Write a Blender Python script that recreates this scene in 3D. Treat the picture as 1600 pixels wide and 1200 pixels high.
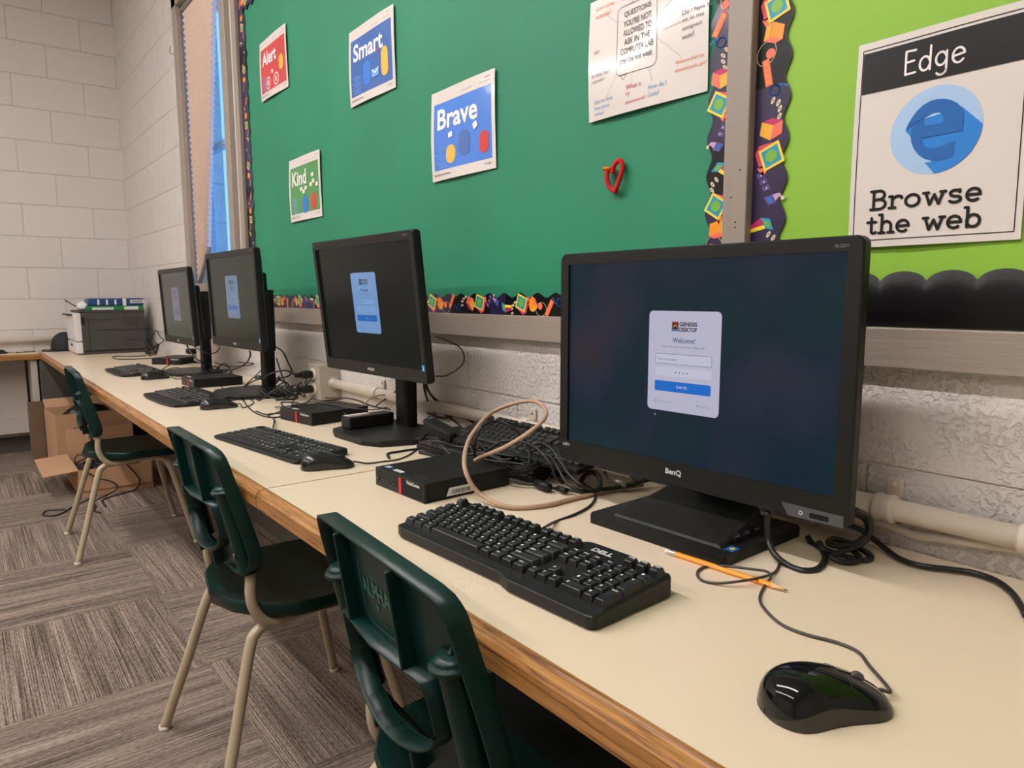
import bpy, bmesh, math, random
from mathutils import Vector, Matrix, noise
random.seed(11)
D = bpy.data; C = bpy.context.scene; COL = C.collection
for o in list(D.objects): D.objects.remove(o)

# ------------------------------------------------------------------ camera, world, light, exposure
CAM = Vector((6.3, -1.125, 1.13))
RM = Matrix(((0.61633973, -0.09549182, 0.78166914), (0.7874713, 0.07950355, -0.61120221), (-0.00378066, 0.99225022, 0.12419826)))
FPX = 1110.0
cd = D.cameras.new('camera'); cam = D.objects.new('camera', cd); COL.objects.link(cam)
cd.sensor_width = 36; cd.sensor_fit = 'HORIZONTAL'; cd.lens = 36*FPX/1600; cd.clip_start = .02
cam.matrix_world = Matrix.Translation(CAM) @ RM.to_4x4()
C.camera = cam
C.view_settings.view_transform = 'Standard'; C.view_settings.look = 'None'
C.view_settings.gamma = 1; C.view_settings.use_curve_mapping = False
C.view_settings.exposure = 0.0
W = D.worlds.new('world'); C.world = W; W.use_nodes = True
W.node_tree.nodes['Background'].inputs[0].default_value = (.2, .47, 1, 1)
W.node_tree.nodes['Background'].inputs[1].default_value = 2.0
LAMP_NEAR, LAMP_FAR = 82.0, 42.0      # brightness of the two ceiling light rows (built with the ceiling)

# ------------------------------------------------------------------ materials
def mat(name, col, rough=.5, metal=0, emit=None, es=1, spec=.5, coat=0):
    m = D.materials.new(name); m.use_nodes = True; b = m.node_tree.nodes['Principled BSDF']
    c = tuple((x/255) for x in col) if max(col) > 1.5 else col
    lin = tuple((x/12.92 if x <= .04045 else ((x+.055)/1.055)**2.4) for x in c)
    b.inputs['Base Color'].default_value = (*lin, 1)
    b.inputs['Roughness'].default_value = rough; b.inputs['Metallic'].default_value = metal
    b.inputs['Specular IOR Level'].default_value = spec; b.inputs['Coat Weight'].default_value = coat
    b.inputs['Coat Roughness'].default_value = .08
    if emit:
        e = tuple(x/255 for x in emit); e = tuple((x/12.92 if x <= .04045 else ((x+.055)/1.055)**2.4) for x in e)
        b.inputs['Emission Color'].default_value = (*e, 1); b.inputs['Emission Strength'].default_value = es
    return m
def nt(m): return m.node_tree.nodes, m.node_tree.links, m.node_tree.nodes['Principled BSDF']
def node(m, t, **kw):
    n = m.node_tree.nodes.new(t)
    for k, v in kw.items():
        if k in n.inputs.keys(): n.inputs[k].default_value = v
        else: setattr(n, k, v)
    return n
def vary(m, scale=8, amt=.12, bump=0, bscale=None, detail=3, stretch=None):
    """procedural tone variation and optional surface bump in object coordinates"""
    N, L, b = nt(m); tc = node(m, 'ShaderNodeTexCoord'); src = tc.outputs['Object']
    if stretch:
        mp = node(m, 'ShaderNodeMapping', Scale=stretch); L.new(src, mp.inputs[0]); src = mp.outputs[0]
    if amt:
        n = node(m, 'ShaderNodeTexNoise', Scale=scale, Detail=detail); L.new(src, n.inputs['Vector'])
        mr = node(m, 'ShaderNodeMapRange'); mr.inputs[3].default_value = 1-amt; mr.inputs[4].default_value = 1+amt
        mr.inputs[1].default_value = .3; mr.inputs[2].default_value = .7
        L.new(n.outputs[0], mr.inputs[0])
        mx = node(m, 'ShaderNodeMix', data_type='RGBA', blend_type='MULTIPLY'); mx.inputs[0].default_value = 1
        mx.inputs[6].default_value = b.inputs['Base Color'].default_value; L.new(mr.outputs[0], mx.inputs[7])
        L.new(mx.outputs[2], b.inputs['Base Color'])
    if bump:
        n2 = node(m, 'ShaderNodeTexNoise', Scale=bscale or scale*4, Detail=4); L.new(src, n2.inputs['Vector'])
        bp = node(m, 'ShaderNodeBump', Distance=.002); bp.inputs['Strength'].default_value = bump
        L.new(n2.outputs[0], bp.inputs['Height']); L.new(bp.outputs[0], b.inputs['Normal'])
    return m

def block_wall(name, axis, off, tilt, base=(219, 212, 205), pit=.5):
    """painted concrete block: running bond joints as bump, orange-peel paint"""
    m = mat(name, base, .55); N, L, b = nt(m)
    tc = node(m, 'ShaderNodeTexCoord'); sp = node(m, 'ShaderNodeSeparateXYZ'); L.new(tc.outputs['Object'], sp.inputs[0])
    def mth(op, a, bb):
        n = node(m, 'ShaderNodeMath', operation=op)
        for i, q in enumerate((a, bb)):
            if isinstance(q, (int, float)): n.inputs[i].default_value = q
            else: L.new(q, n.inputs[i])
        return n.outputs[0]
    u = mth('ADD', sp.outputs[axis], off); v = mth('ADD', sp.outputs[2], -.889+.2263*4)
    if tilt: v = mth('ADD', v, mth('MULTIPLY', sp.outputs[0], tilt))
    cb = node(m, 'ShaderNodeCombineXYZ'); L.new(u, cb.inputs[0]); L.new(v, cb.inputs[1])
    br = node(m, 'ShaderNodeTexBrick', offset=.5, offset_frequency=2)
    br.inputs['Scale'].default_value = 1; br.inputs['Mortar Size'].default_value = .0045; br.inputs['Mortar Smooth'].default_value = .6
    br.inputs['Brick Width'].default_value = .446; br.inputs['Row Height'].default_value = .2263
    br.inputs['Color1'].default_value = (1, 1, 1, 1); br.inputs['Color2'].default_value = (.97, .97, .97, 1); br.inputs['Mortar'].default_value = (.93, .92, .9, 1)
    L.new(cb.outputs[0], br.inputs['Vector'])
    mx = node(m, 'ShaderNodeMix', data_type='RGBA', blend_type='MULTIPLY'); mx.inputs[0].default_value = 1
    mx.inputs[6].default_value = b.inputs['Base Color'].default_value; L.new(br.outputs[0], mx.inputs[7]); L.new(mx.outputs[2], b.inputs['Base Color'])
    n1 = node(m, 'ShaderNodeTexNoise', Scale=105, Detail=4, Roughness=.55); L.new(tc.outputs['Object'], n1.inputs['Vector'])
    n2 = node(m, 'ShaderNodeTexNoise', Scale=11, Detail=2); L.new(tc.outputs['Object'], n2.inputs['Vector'])
    rp = node(m, 'ShaderNodeMapRange'); rp.inputs[1].default_value = .36; rp.inputs[2].default_value = .52; L.new(n1.outputs[0], rp.inputs[0])
    gate = node(m, 'ShaderNodeMapRange'); gate.inputs[1].default_value = .34; gate.inputs[2].default_value = .58; gate.inputs[3].default_value = .3; L.new(n2.outputs[0], gate.inputs[0])
    h = mth('MULTIPLY', rp.outputs[0], mth('MULTIPLY', gate.outputs[0], pit*.0016))
    h = mth('SUBTRACT', h, mth('MULTIPLY', br.outputs['Fac'], .0035))
    bp = node(m, 'ShaderNodeBump', Distance=1.0); bp.inputs['Strength'].default_value = 1
    L.new(h, bp.inputs['Height']); L.new(bp.outputs[0], b.inputs['Normal'])
    return m

def carpet():
    m = mat('carpet_tiles', (130, 115, 103), .95, spec=.1); N, L, b = nt(m)
    tc = node(m, 'ShaderNodeTexCoord'); sp = node(m, 'ShaderNodeSeparateXYZ'); L.new(tc.outputs['Object'], sp.inputs[0])
    def mth(op, a, bb=0):
        n = node(m, 'ShaderNodeMath', operation=op)
        for i, q in enumerate((a, bb)):
            if isinstance(q, (int, float)): n.inputs[i].default_value = q
            else: L.new(q, n.inputs[i])
        return n.outputs[0]
    X, Y = sp.outputs[0], sp.outputs[1]
    u = mth('FLOOR', mth('DIVIDE', mth('ADD', X, -2.12), .655)); v = mth('FLOOR', mth('DIVIDE', mth('ADD', Y, .588), .655))
    par = mth('FLOORED_MODULO', mth('ADD', u, v), 2)
    inv = mth('SUBTRACT', 1, par)
    al = mth('ADD', mth('MULTIPLY', par, X), mth('MULTIPLY', inv, Y)); ac = mth('ADD', mth('MULTIPLY', par, Y), mth('MULTIPLY', inv, X))
    tid = mth('ADD', mth('MULTIPLY', u, 3.7), mth('MULTIPLY', v, 9.1))
    def stripes(sa, sc, det):
        cb = node(m, 'ShaderNodeCombineXYZ'); L.new(mth('MULTIPLY', al, sa), cb.inputs[0]); L.new(mth('MULTIPLY', ac, sc), cb.inputs[1]); L.new(tid, cb.inputs[2])
        n = node(m, 'ShaderNodeTexNoise', Scale=1, Detail=det, Roughness=.6); L.new(cb.outputs[0], n.inputs['Vector']); return n.outputs[0]
    s1 = stripes(2.4, 230, 2); s2 = stripes(1.3, 22, 2); s3 = stripes(60, 330, 1)
    rib = mth('SINE', mth('ADD', mth('MULTIPLY', ac, 2*math.pi/.0066), mth('MULTIPLY', s2, 9)))
    f = mth('ADD', mth('ADD', mth('MULTIPLY', s1, .66), mth('MULTIPLY', s2, .34)), mth('MULTIPLY', s3, .42))
    f = mth('ADD', f, mth('MULTIPLY', rib, .055))
    r = node(m, 'ShaderNodeValToRGB'); L.new(f, r.inputs[0])
    el = r.color_ramp.elements; el[0].position = .52; el[0].color = (.052, .038, .03, 1); el[1].position = .93; el[1].color = (.42, .34, .275, 1)
    e = el.new(.70); e.color = (.185, .143, .113, 1)
    # darker seams between tiles
    fu = mth('FRACT', mth('DIVIDE', mth('ADD', X, 10-2.12+.655*10), .655)); 
    L.new(r.outputs[0], b.inputs['Base Color'])
    bp = node(m, 'ShaderNodeBump', Distance=.004); bp.inputs['Strength'].default_value = .5; L.new(f, bp.inputs['Height']); L.new(bp.outputs[0], b.inputs['Normal'])
    return m

def oak():
    m = mat('oak_edge', (190, 125, 60), .38, coat=.15); N, L, b = nt(m)
    tc = node(m, 'ShaderNodeTexCoord'); mp = node(m, 'ShaderNodeMapping', Scale=(7, 190, 190)); L.new(tc.outputs['Object'], mp.inputs[0])
    n = node(m, 'ShaderNodeTexNoise', Scale=1, Detail=5, Roughness=.65, Distortion=.6); L.new(mp.outputs[0], n.inputs['Vector'])
    r = node(m, 'ShaderNodeValToRGB'); L.new(n.outputs[0], r.inputs[0]); el = r.color_ramp.elements
    el[0].position = .33; el[0].color = (.12, .045, .011, 1); el[1].position = .74; el[1].color = (.52, .27, .082, 1); e = el.new(.5); e.color = (.35, .155, .04, 1)
    L.new(r.outputs[0], b.inputs['Base Color'])
    bp = node(m, 'ShaderNodeBump', Distance=.001); bp.inputs['Strength'].default_value = .3; L.new(n.outputs[0], bp.inputs['Height']); L.new(bp.outputs[0], b.inputs['Normal'])
    return m

M = {}
def mk(k, *a, **kw): M[k] = mat(k, *a, **kw); return M[k]
M['wall_left'] = block_wall('painted_block_left', 1, .2305+.446*20, 0, pit=.15)
M['wall_back'] = block_wall('painted_block_back', 0, .023, .0045, pit=1.6)
M['carpet'] = carpet(); M['oak'] = oak()
M['oak_y'] = M['oak']
vary(mk('laminate', (220, 203, 177), .33, spec=.4), 2.2, .025, .02, 400)
vary(mk('grey_paint', (151, 139, 127), .42), 3, .04, .6, 16, stretch=(.6, 6, 6))
vary(mk('grey_paint_vertical', (151, 139, 127), .42), 3, .04, .6, 16, stretch=(6, 6, .6))
vary(mk('white_paint', (208, 198, 186), .45), 5, .03, .15, 60)
vary(mk('conduit_paint', (212, 200, 185), .38), 12, .03, .12, 60)
mk('ceiling_tile', (225, 222, 214), .9); vary(M['ceiling_tile'], 30, .05)
vary(mk('baseboard_rubber', (92, 84, 77), .6), 6, .06)
vary(mk('green_paper', (27, 126, 91), .62), 2.6, .09, .45, 5)
vary(mk('lime_paper', (138, 188, 54), .6), 2.0, .03, .3, 5)
vary(mk('black_plastic', (21, 21, 21), .5, spec=.3), 60, .08, .12, 500)
vary(mk('bezel_plastic', (26, 27, 25), .42, spec=.3), 60, .05, .12, 700)
mk('bezel_gloss', (27, 28, 26), .22); mk('black_gloss', (11, 13, 14), .08, spec=.35, coat=.1); mk('dark_side', (44, 42, 36), .4)
vary(mk('key_plastic', (30, 31, 31), .36), 50, .05); vary(mk('case_metal', (23, 22, 22), .5, spec=.25), 40, .06, .1, 600)
mk('legend', (235, 235, 230), .6); mk('silver', (170, 168, 165), .3, .8); mk('silver_print', (205, 203, 198), .4)
mk('red_stripe', (205, 22, 40), .4); mk('white_label', (228, 226, 222), .45); mk('grey_panel', (74, 76, 78), .4)
mk('blue_label', (40, 150, 220), .4); mk('sticker_blue', (28, 96, 170), .3); mk('hole', (6, 6, 6), .8)
vary(mk('cable_black', (22, 21, 20), .45), 90, .1); vary(mk('cable_grey', (62, 58, 53), .5), 90, .1)
vary(mk('cable_tan', (180, 147, 122), .5), 60, .06); mk('cable_white', (215, 208, 196), .5); mk('connector', (165, 160, 152), .35, .5)
vary(mk('chair_green', (8, 41, 36), .33, spec=.28), 9, .1, .08, 200)
vary(mk('chair_emboss_lit', (40, 96, 86), .4), 9, .05)  # paler than the shell: light caught by the raised mark, put into colour
vary(mk('chair_steel', (176, 160, 133), .35), 14, .05); mk('chipped', (88, 66, 48), .6); mk('foot_cap', (205, 195, 180), .5); mk('rivet', (120, 118, 112), .3, .9)
vary(mk('cardboard', (186, 146, 110), .8), 5, .06, .1, 60); vary(mk('cardboard_dark', (112, 90, 68), .85), 5, .06)
mk('box_print', (40, 34, 30), .8); mk('bag_black', (16, 15, 15), .35)
vary(mk('printer_grey', (62, 62, 59), .5), 20, .04); mk('printer_white', (216, 211, 210), .45); mk('printer_dark', (56, 54, 49), .5)
mk('pack_blue', (34, 66, 118), .35); mk('pack_white', (226, 226, 226), .35); mk('pack_green', (26, 122, 58), .4)
vary(mk('cabinet_grey', (82, 77, 70), .5), 6, .04); vary(mk('panel_white', (186, 178, 168), .5), 6, .04)
vary(mk('felt_black', (24, 26, 29), .7), 30, .1)
mk('pencil_yellow', (243, 150, 20), .35); mk('pencil_wood', (222, 180, 130), .6); mk('graphite', (50, 48, 48), .4); mk('ferrule', (200, 200, 196), .28, .7); mk('eraser', (226, 214, 206), .7)
mk('plug_ivory', (225, 212, 180), .45); vary(mk('galvanized', (172, 164, 150), .45, .2), 20, .06, .1, 90)
mk('window_metal', (128, 120, 112), .4); mk('window_vinyl', (200, 205, 220), .4)
mk('heart_red', (196, 26, 22), .9); mk('heart_orange', (228, 128, 30), .9)
mk('paper', (222, 213, 205), .35, coat=.35); mk('laminated', (222, 214, 206), .25, coat=1.0); mk('ink_black', (19, 18, 18), .4, spec=.3, coat=.06)
mk('ink_grey', (120, 112, 106), .5)
mk('poster_red', (206, 62, 66), .4, coat=.3); mk('poster_blue', (48, 98, 172), .4, coat=.3); mk('poster_brightblue', (54, 122, 216), .4, coat=.3); mk('poster_green', (72, 145, 76), .4, coat=.3)
mk('ink_white', (240, 236, 230), .4); mk('ink_yellow', (244, 184, 66), .4); mk('ink_blue', (44, 120, 206), .4); mk('ink_lightblue', (108, 170, 232), .4); mk('ink_red', (208, 56, 52), .4)
mk('edge_pale', (168, 201, 236), .25, coat=.8); mk('edge_mid', (20, 128, 216), .25, coat=.8); mk('edge_deep', (0, 98, 178), .25, coat=.8)
mk('note_orange', (222, 128, 62), .4); mk('note_blue', (92, 148, 196), .4); mk('note_red', (186, 44, 72), .4); mk('note_purple', (110, 84, 104), .4)
mk('trim_navy', (42, 30, 66), .35, coat=.2); mk('trim_black', (13, 12, 14), .38, spec=.35); mk('trim_outline', (20, 16, 30), .4)
mk('t_yellow', (250, 214, 52), .4); mk('t_teal', (20, 150, 176), .4); mk('t_green', (120, 178, 56), .4); mk('t_pink', (226, 66, 96), .4); mk('t_magenta', (188, 34, 92), .4)
mk('t_orange', (246, 150, 26), .4); mk('t_orange2', (240, 176, 40), .4); mk('t_coral', (244, 112, 84), .4); mk('t_blue', (36, 106, 190), .4); mk('t_lav', (190, 158, 190), .4); mk('t_purple', (96, 72, 140), .4); mk('t_pale', (214, 206, 170), .4)
def glow(k, col, s=1.0): M[k] = mat(k, (4, 4, 4), .18, emit=col, es=s); return M[k]

# ------------------------------------------------------------------ mesh helpers
def wloc(o):
    v = Vector((0, 0, 0))
    while o is not None: v += o.location; o = o.parent
    return v
class MB:
    def __init__(s): s.v = []; s.f = []; s.fm = []; s.fs = []; s.mats = []
    def mi(s, m):
        if isinstance(m, str): m = M[m]
        if m not in s.mats: s.mats.append(m)
        return s.mats.index(m)
    def add(s, vs, fs, m, smooth=False, X=None):
        o = len(s.v); k = s.mi(m)
        for q in vs: s.v.append(tuple(X @ Vector(q)) if X is not None else tuple(q))
        for f in fs: s.f.append([o+i for i in f]); s.fm.append(k); s.fs.append(smooth)
        return s
    def frombm(s, bm, m, smooth=False, X=None):
        bm.verts.index_update(); s.add([q.co.copy() for q in bm.verts], [[q.index for q in f.verts] for f in bm.faces], m, smooth, X); bm.free(); return s
    def box(s, c, d, m, bev=0, seg=2, X=None, smooth=False):
        bm = bmesh.new(); bmesh.ops.create_cube(bm, size=1)
        for q in bm.verts: q.co = Vector((q.co.x*d[0]+c[0], q.co.y*d[1]+c[1], q.co.z*d[2]+c[2]))
        if bev: bmesh.ops.bevel(bm, geom=bm.edges[:], offset=bev, segments=seg, affect='EDGES', profile=.5)
        return s.frombm(bm, m, smooth, X)
    def prism(s, pts, z0, z1, m, X=None, bev=0, seg=2, top=None):
        """2D outline extruded z0..z1; top = optional function scaling"""
        bm = bmesh.new(); n = len(pts)
        a = [bm.verts.new((p[0], p[1], z0)) for p in pts]; tp = top or pts; b = [bm.verts.new((p[0], p[1], z1 if len(p) < 3 else p[2])) for p in tp]
        bm.faces.new(a[::-1]); tf = bm.faces.new(b)
        for i in range(n): bm.faces.new((a[i], a[(i+1) % n], b[(i+1) % n], b[i]))
        if bev: bmesh.ops.bevel(bm, geom=list(tf.edges), offset=bev, segments=seg, affect='EDGES', profile=.5)
        return s.frombm(bm, m, False, X)
    def tube(s, pts, r, m, n=8, closed=False, sub=6, X=None, smoothpath=True, caps=True):
        P = [Vector(p) for p in pts]
        if smoothpath and len(P) > 2:
            Q = []; N = len(P); rng = range(N if closed else N-1)
            for i in rng:
                p1, p2 = P[i], P[(i+1) % N]; p0 = P[i-1] if (i > 0 or closed) else p1*2-p2; p3 = P[(i+2) % N] if (i+2 < N or closed) else p2*2-p1
                for k in range(sub):
                    t = k/sub; Q.append(.5*((2*p1)+(p2-p0)*t+(2*p0-5*p1+4*p2-p3)*t*t+(3*p1-p0-3*p2+p3)*t**3))
            if not closed: Q.append(P[-1])
            P = Q
        N = len(P); vs = []; up = None
        for i in range(N):
            a = P[i-1] if (i > 0 or closed) else P[i]; b = P[(i+1) % N] if (i < N-1 or closed) else P[i]
            t = (b-a).normalized() if (b-a).length > 1e-9 else Vector((0, 0, 1))
            if up is None: up = Vector((0, 0, 1)) if abs(t.z) < .9 else Vector((1, 0, 0))
            u = up-t*up.dot(t)
            if u.length < 1e-6: u = t.orthogonal()
            u.normalize(); up = u; w = t.cross(u); rr = r(i/(N-1)) if callable(r) else r
            for k in range(n):
                A = 2*math.pi*k/n; vs.append(P[i]+(u*math.cos(A)+w*math.sin(A))*rr)
        fs = []
        for i in range(N if closed else N-1):
            j = (i+1) % N
            for k in range(n): fs.append((i*n+k, i*n+(k+1) % n, j*n+(k+1) % n, j*n+k))
        if not closed and caps: fs.append(tuple(range(n))[::-1]); fs.append(tuple((N-1)*n+k for k in range(n)))
        return s.add(vs, fs, m, True, X)
    def lathe(s, prof, m, n=24, X=None, smooth=True):
        vs = []; fs = []
        for r, z in prof:
            for k in range(n): A = 2*math.pi*k/n; vs.append((r*math.cos(A), r*math.sin(A), z))
        for i in range(len(prof)-1):
            for k in range(n): fs.append((i*n+k, i*n+(k+1) % n, (i+1)*n+(k+1) % n, (i+1)*n+k))
        fs.append(tuple(range(n))[::-1]); fs.append(tuple((len(prof)-1)*n+k for k in range(n)))
        return s.add(vs, fs, m, smooth, X)
    def grid(s, rows, m, smooth=True, X=None, closed_u=False, flip=False):
        n = len(rows[0]); vs = [p for r in rows for p in r]; fs = []
        for i in range(len(rows)-1):
            for k in range(n if closed_u else n-1):
                f = (i*n+k, i*n+(k+1) % n, (i+1)*n+(k+1) % n, (i+1)*n+k); fs.append(f[::-1] if flip else f)
        return s.add(vs, fs, m, smooth, X)
    def build(s, name, parent=None, loc=None, world=False, auto=True):
        me = D.meshes.new(name); off = Vector(loc) if loc is not None else Vector((0, 0, 0))
        if world and parent is not None: off = wloc(parent)
        me.from_pydata([Vector(q)-off for q in s.v], [], s.f)
        for q in s.mats: me.materials.append(q)
        me.polygons.foreach_set('material_index', s.fm); me.polygons.foreach_set('use_smooth', s.fs)
        me.update(); o = D.objects.new(name, me); COL.objects.link(o)
        if parent is not None: o.parent = parent
        elif loc is not None: o.location = loc
        return o
def tag(o, label=None, cat=None, group=None, kind=None):
    if label: o['label'] = label
    if cat: o['category'] = cat
    if group: o['group'] = group
    if kind: o['kind'] = kind
    return o
def thing(name, label, cat, loc=(0, 0, 0), rz=0, group=None):
    o = D.objects.new(name, None); COL.objects.link(o); o.location = loc; o.rotation_euler = (0, 0, rz); o.empty_display_size = .05
    return tag(o, label, cat, group)
def struct(o): o['kind'] = 'structure'; return o
def ray(px, py): return RM @ Vector((px-800, -(py-600), -FPX))
def G(px, py, z=.745):                       # point of the place on the horizontal plane z
    r = ray(px, py); return CAM+r*((z-CAM.z)/r.z)
def Wp(px, py, y=0):                         # point of the place on the plane y
    r = ray(px, py); return CAM+r*((y-CAM.y)/r.y)

# ---- flat artwork (print, screen pictures): polygons in sheet coordinates u, v laid on a real surface
_tx = {}
def text_geo(t, bold=0.0):
    k = (t, bold)
    if k not in _tx:
        cu = D.curves.new('t', 'FONT'); cu.body = t; cu.size = 1; cu.fill_mode = 'FRONT' if hasattr(cu, 'fill_mode') else cu.fill_mode
        cu.dimensions = '2D'; cu.resolution_u = 3; cu.offset = bold
        ob = D.objects.new('t', cu); COL.objects.link(ob); dg = bpy.context.evaluated_depsgraph_get(); e = ob.evaluated_get(dg); me = e.to_mesh()
        vs = [(q.co.x, q.co.y) for q in me.vertices]; fs = [list(p.vertices) for p in me.polygons]
        e.to_mesh_clear(); D.objects.remove(ob); D.curves.remove(cu)
        _tx[k] = (vs, fs)
    return _tx[k]
class Art(MB):
    def __init__(s, fn, step=.0004): super().__init__(); s.fn = fn; s.step = step
    def poly(s, pts, m, h=0):
        vs = [s.fn(p[0], p[1], h*s.step) for p in pts]; return s.add(vs, [list(range(len(vs)))], m)
    def rect(s, u0, v0, u1, v1, m, h=0, n=1):
        if n == 1: return s.poly([(u0, v0), (u1, v0), (u1, v1), (u0, v1)], m, h)
        rows = [[s.fn(u0+(u1-u0)*i/n, v0+(v1-v0)*j/n, h*s.step) for i in range(n+1)] for j in range(n+1)]
        return s.grid(rows, m, True)
    def rrect(s, u0, v0, u1, v1, r, m, h=0):
        pts = []
        for cx, cy, a in ((u1-r, v0+r, -90), (u1-r, v1-r, 0), (u0+r, v1-r, 90), (u0+r, v0+r, 180)):
            for k in range(6): A = math.radians(a+18*k); pts.append((cx+r*math.cos(A), cy+r*math.sin(A)))
        return s.poly(pts, m, h)
    def disc(s, u, v, a, b, m, h=0, rot=0, n=20, t0=0, t1=360):
        c, d = math.cos(rot), math.sin(rot); pts = []
        nn = n if t1-t0 >= 360 else n+1
        for k in range(nn):
            A = math.radians(t0+(t1-t0)*k/n); x, y = a*math.cos(A), b*math.sin(A); pts.append((u+x*c-y*d, v+x*d+y*c))
        return s.poly(pts, m, h)
    def line(s, pts, w, m, h=0, caps=True):
        Q = [pts[0]]
        for a, b in zip(pts[:-1], pts[1:]):
            k = max(1, int(math.hypot(b[0]-a[0], b[1]-a[1])/.02)); Q += [(a[0]+(b[0]-a[0])*i/k, a[1]+(b[1]-a[1])*i/k) for i in range(1, k+1)]
        for (a, b), (c, d) in zip(Q[:-1], Q[1:]):
            L = math.hypot(c-a, d-b) or 1e-9; nx, ny = -(d-b)/L*w/2, (c-a)/L*w/2
            s.poly([(a-nx, b-ny), (c-nx, d-ny), (c+nx, d+ny), (a+nx, b+ny)], m, h)
        if caps:
            for a, b in pts: s.disc(a, b, w/2, w/2, m, h, n=8)
        return s
    def arc(s, u, v, a, b, w, m, h=0, t0=0, t1=360, n=18, rot=0):
        c, d = math.cos(rot), math.sin(rot); P = []
        for k in range(n+1):
            A = math.radians(t0+(t1-t0)*k/n); x, y = a*math.cos(A), b*math.sin(A); P.append((u+x*c-y*d, v+x*d+y*c))
        return s.line(P, w, m, h, caps=w > 0.0015)
    def text(s, t, u0, v0, u1, v1, m, h=0, bold=0.0, rot=0):
        vs, fs = text_geo(t, bold); x0 = min(q[0] for q in vs); x1 = max(q[0] for q in vs); y0 = min(q[1] for q in vs); y1 = max(q[1] for q in vs)
        c, d = math.cos(rot), math.sin(rot); out = []
        for x, y in vs:
            a = (x-x0)/(x1-x0)*(u1-u0); b = (y-y0)/(y1-y0)*(v1-v0); out.append(s.fn(u0+a*c-b*d, v0+a*d+b*c, h*s.step))
        return s.add(out, fs, m)
def plane_fn(o, U, V):
    o, U, V = Vector(o), Vector(U).normalized(), Vector(V).normalized(); Nn = U.cross(V)
    return lambda u, v, h: o+U*u+V*v+Nn*h

# ---- hand lettering: strokes in a unit box (x right, y up, x-height .62, cap 1)
def arcp(cx, cy, a, b, t0, t1, n=12): return [(cx+a*math.cos(math.radians(t0+(t1-t0)*k/n)), cy+b*math.sin(math.radians(t0+(t1-t0)*k/n))) for k in range(n+1)]
HAND = {
 'E': (.62, [[(.08, 0), (.08, 1)], [(.08, 1), (.55, .98)], [(.08, .52), (.48, .54)], [(.08, 0), (.56, .02)]]),
 'd': (.66, [arcp(.28, .3, .24, .3, 20, 340), [(.54, 1.0), (.53, 0)]]),
 'g': (.66, [arcp(.28, .34, .24, .28, 20, 340), [(.53, .62), (.53, -.12)] + arcp(.3, -.14, .23, .2, 0, -150)]),
 'e': (.64, [[(.06, .3), (.56, .36)] + arcp(.31, .31, .27, .31, 10, 320)]),
 'B': (.78, [[(.14, 0), (.14, 1)], [(0, 0), (.4, 0)], [(0, 1), (.4, 1)], [(.14, .53), (.4, .53)], arcp(.4, .765, .24, .235, 90, -90), arcp(.4, .265, .3, .265, 90, -90)]),
 'r': (.6, [[(.14, 0), (.14, .62)], [(0, 0), (.3, 0)], [(0, .62), (.14, .62)], arcp(.4, .36, .26, .26, 165, 50), [(.55, .56), (.56, .5)]]),
 'o': (.72, [arcp(.35, .31, .3, .31, 0, 360, 20)]),
 'w': (.95, [[(.1, .62), (.28, 0), (.47, .5), (.66, 0), (.84, .62)], [(0, .62), (.22, .62)], [(.72, .62), (.94, .62)]]),
 's': (.6, [arcp(.28, .465, .2, .155, 30, 270) + arcp(.28, .155, .24, .155, 90, -150), [(.46, .62), (.46, .5)]]),
 'ee': (.66, [[(.06, .31), (.58, .31)] + arcp(.32, .31, .27, .31, 0, 310)]),
 't': (.5, [[(.2, .86), (.2, .12)] + arcp(.32, .12, .12, .12, 180, 330), [(0, .62), (.42, .62)]]),
 'h': (.74, [[(.14, 0), (.14, 1)], [(0, 0), (.28, 0)], [(0, 1), (.14, 1)], arcp(.36, .36, .22, .26, 180, 0), [(.58, .36), (.58, 0)], [(.44, 0), (.72, 0)]]),
 'b': (.72, [[(.12, 1), (.12, 0)], [(0, 1), (.12, 1)], arcp(.36, .31, .26, .31, 175, -175)]),
 ' ': (.42, []),
}
def hand(A, t, u0, v0, u1, cap, wd, m, h, serif=False, gap=.1):
    seq = [('ee' if (c == 'e' and serif) else c) for c in t]; tot = sum(HAND[c][0]+gap for c in seq)-gap; sx = (u1-u0)/tot; x = 0
    for c in seq:
        w, st = HAND[c]
        for S in st: A.line([(u0+(x+p[0])*sx, v0+p[1]*cap) for p in S], wd, m, h)
        x += w+gap

# ------------------------------------------------------------------ the room
X1, Y1, ZC = 8.6, -6.2, 3.35
b = MB(); b.box((X1/2, Y1/2, -.05), (X1+.4, -Y1+.4, .1), 'carpet'); struct(b.build('floor'))
b = MB(); b.box((X1/2, Y1/2, ZC+.05), (X1+.4, -Y1+.4, .1), 'ceiling_tile'); struct(b.build('ceiling'))
b = MB(); b.box((-.1, Y1/2, ZC/2), (.2, -Y1+.4, ZC), 'wall_left'); struct(b.build('wall_left'))
WX0, WX1, WZ0, WZ1 = 1.86, 2.69, 1.20, 2.74        # window opening in the back wall
b = MB()
for x0, x1, z0, z1 in ((0, WX0, 0, ZC), (WX1, X1+.2, 0, ZC), (WX0, WX1, 0, WZ0), (WX0, WX1, WZ1, ZC)):
    b.box(((x0+x1)/2, .1, (z0+z1)/2), (x1-x0, .2, z1-z0), 'wall_back')
struct(b.build('wall_back'))
b = MB(); b.box((X1+.1, Y1/2, ZC/2), (.2, -Y1+.4, ZC), 'white_paint'); struct(b.build('wall_right'))
b = MB(); b.box((X1/2, Y1-.1, ZC/2), (X1+.4, .2, ZC), 'white_paint'); struct(b.build('wall_front'))
b = MB(); b.box((.006, Y1/2, .055), (.012, -Y1, .11), 'baseboard_rubber', .003); struct(b.build('baseboard_left'))
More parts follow.
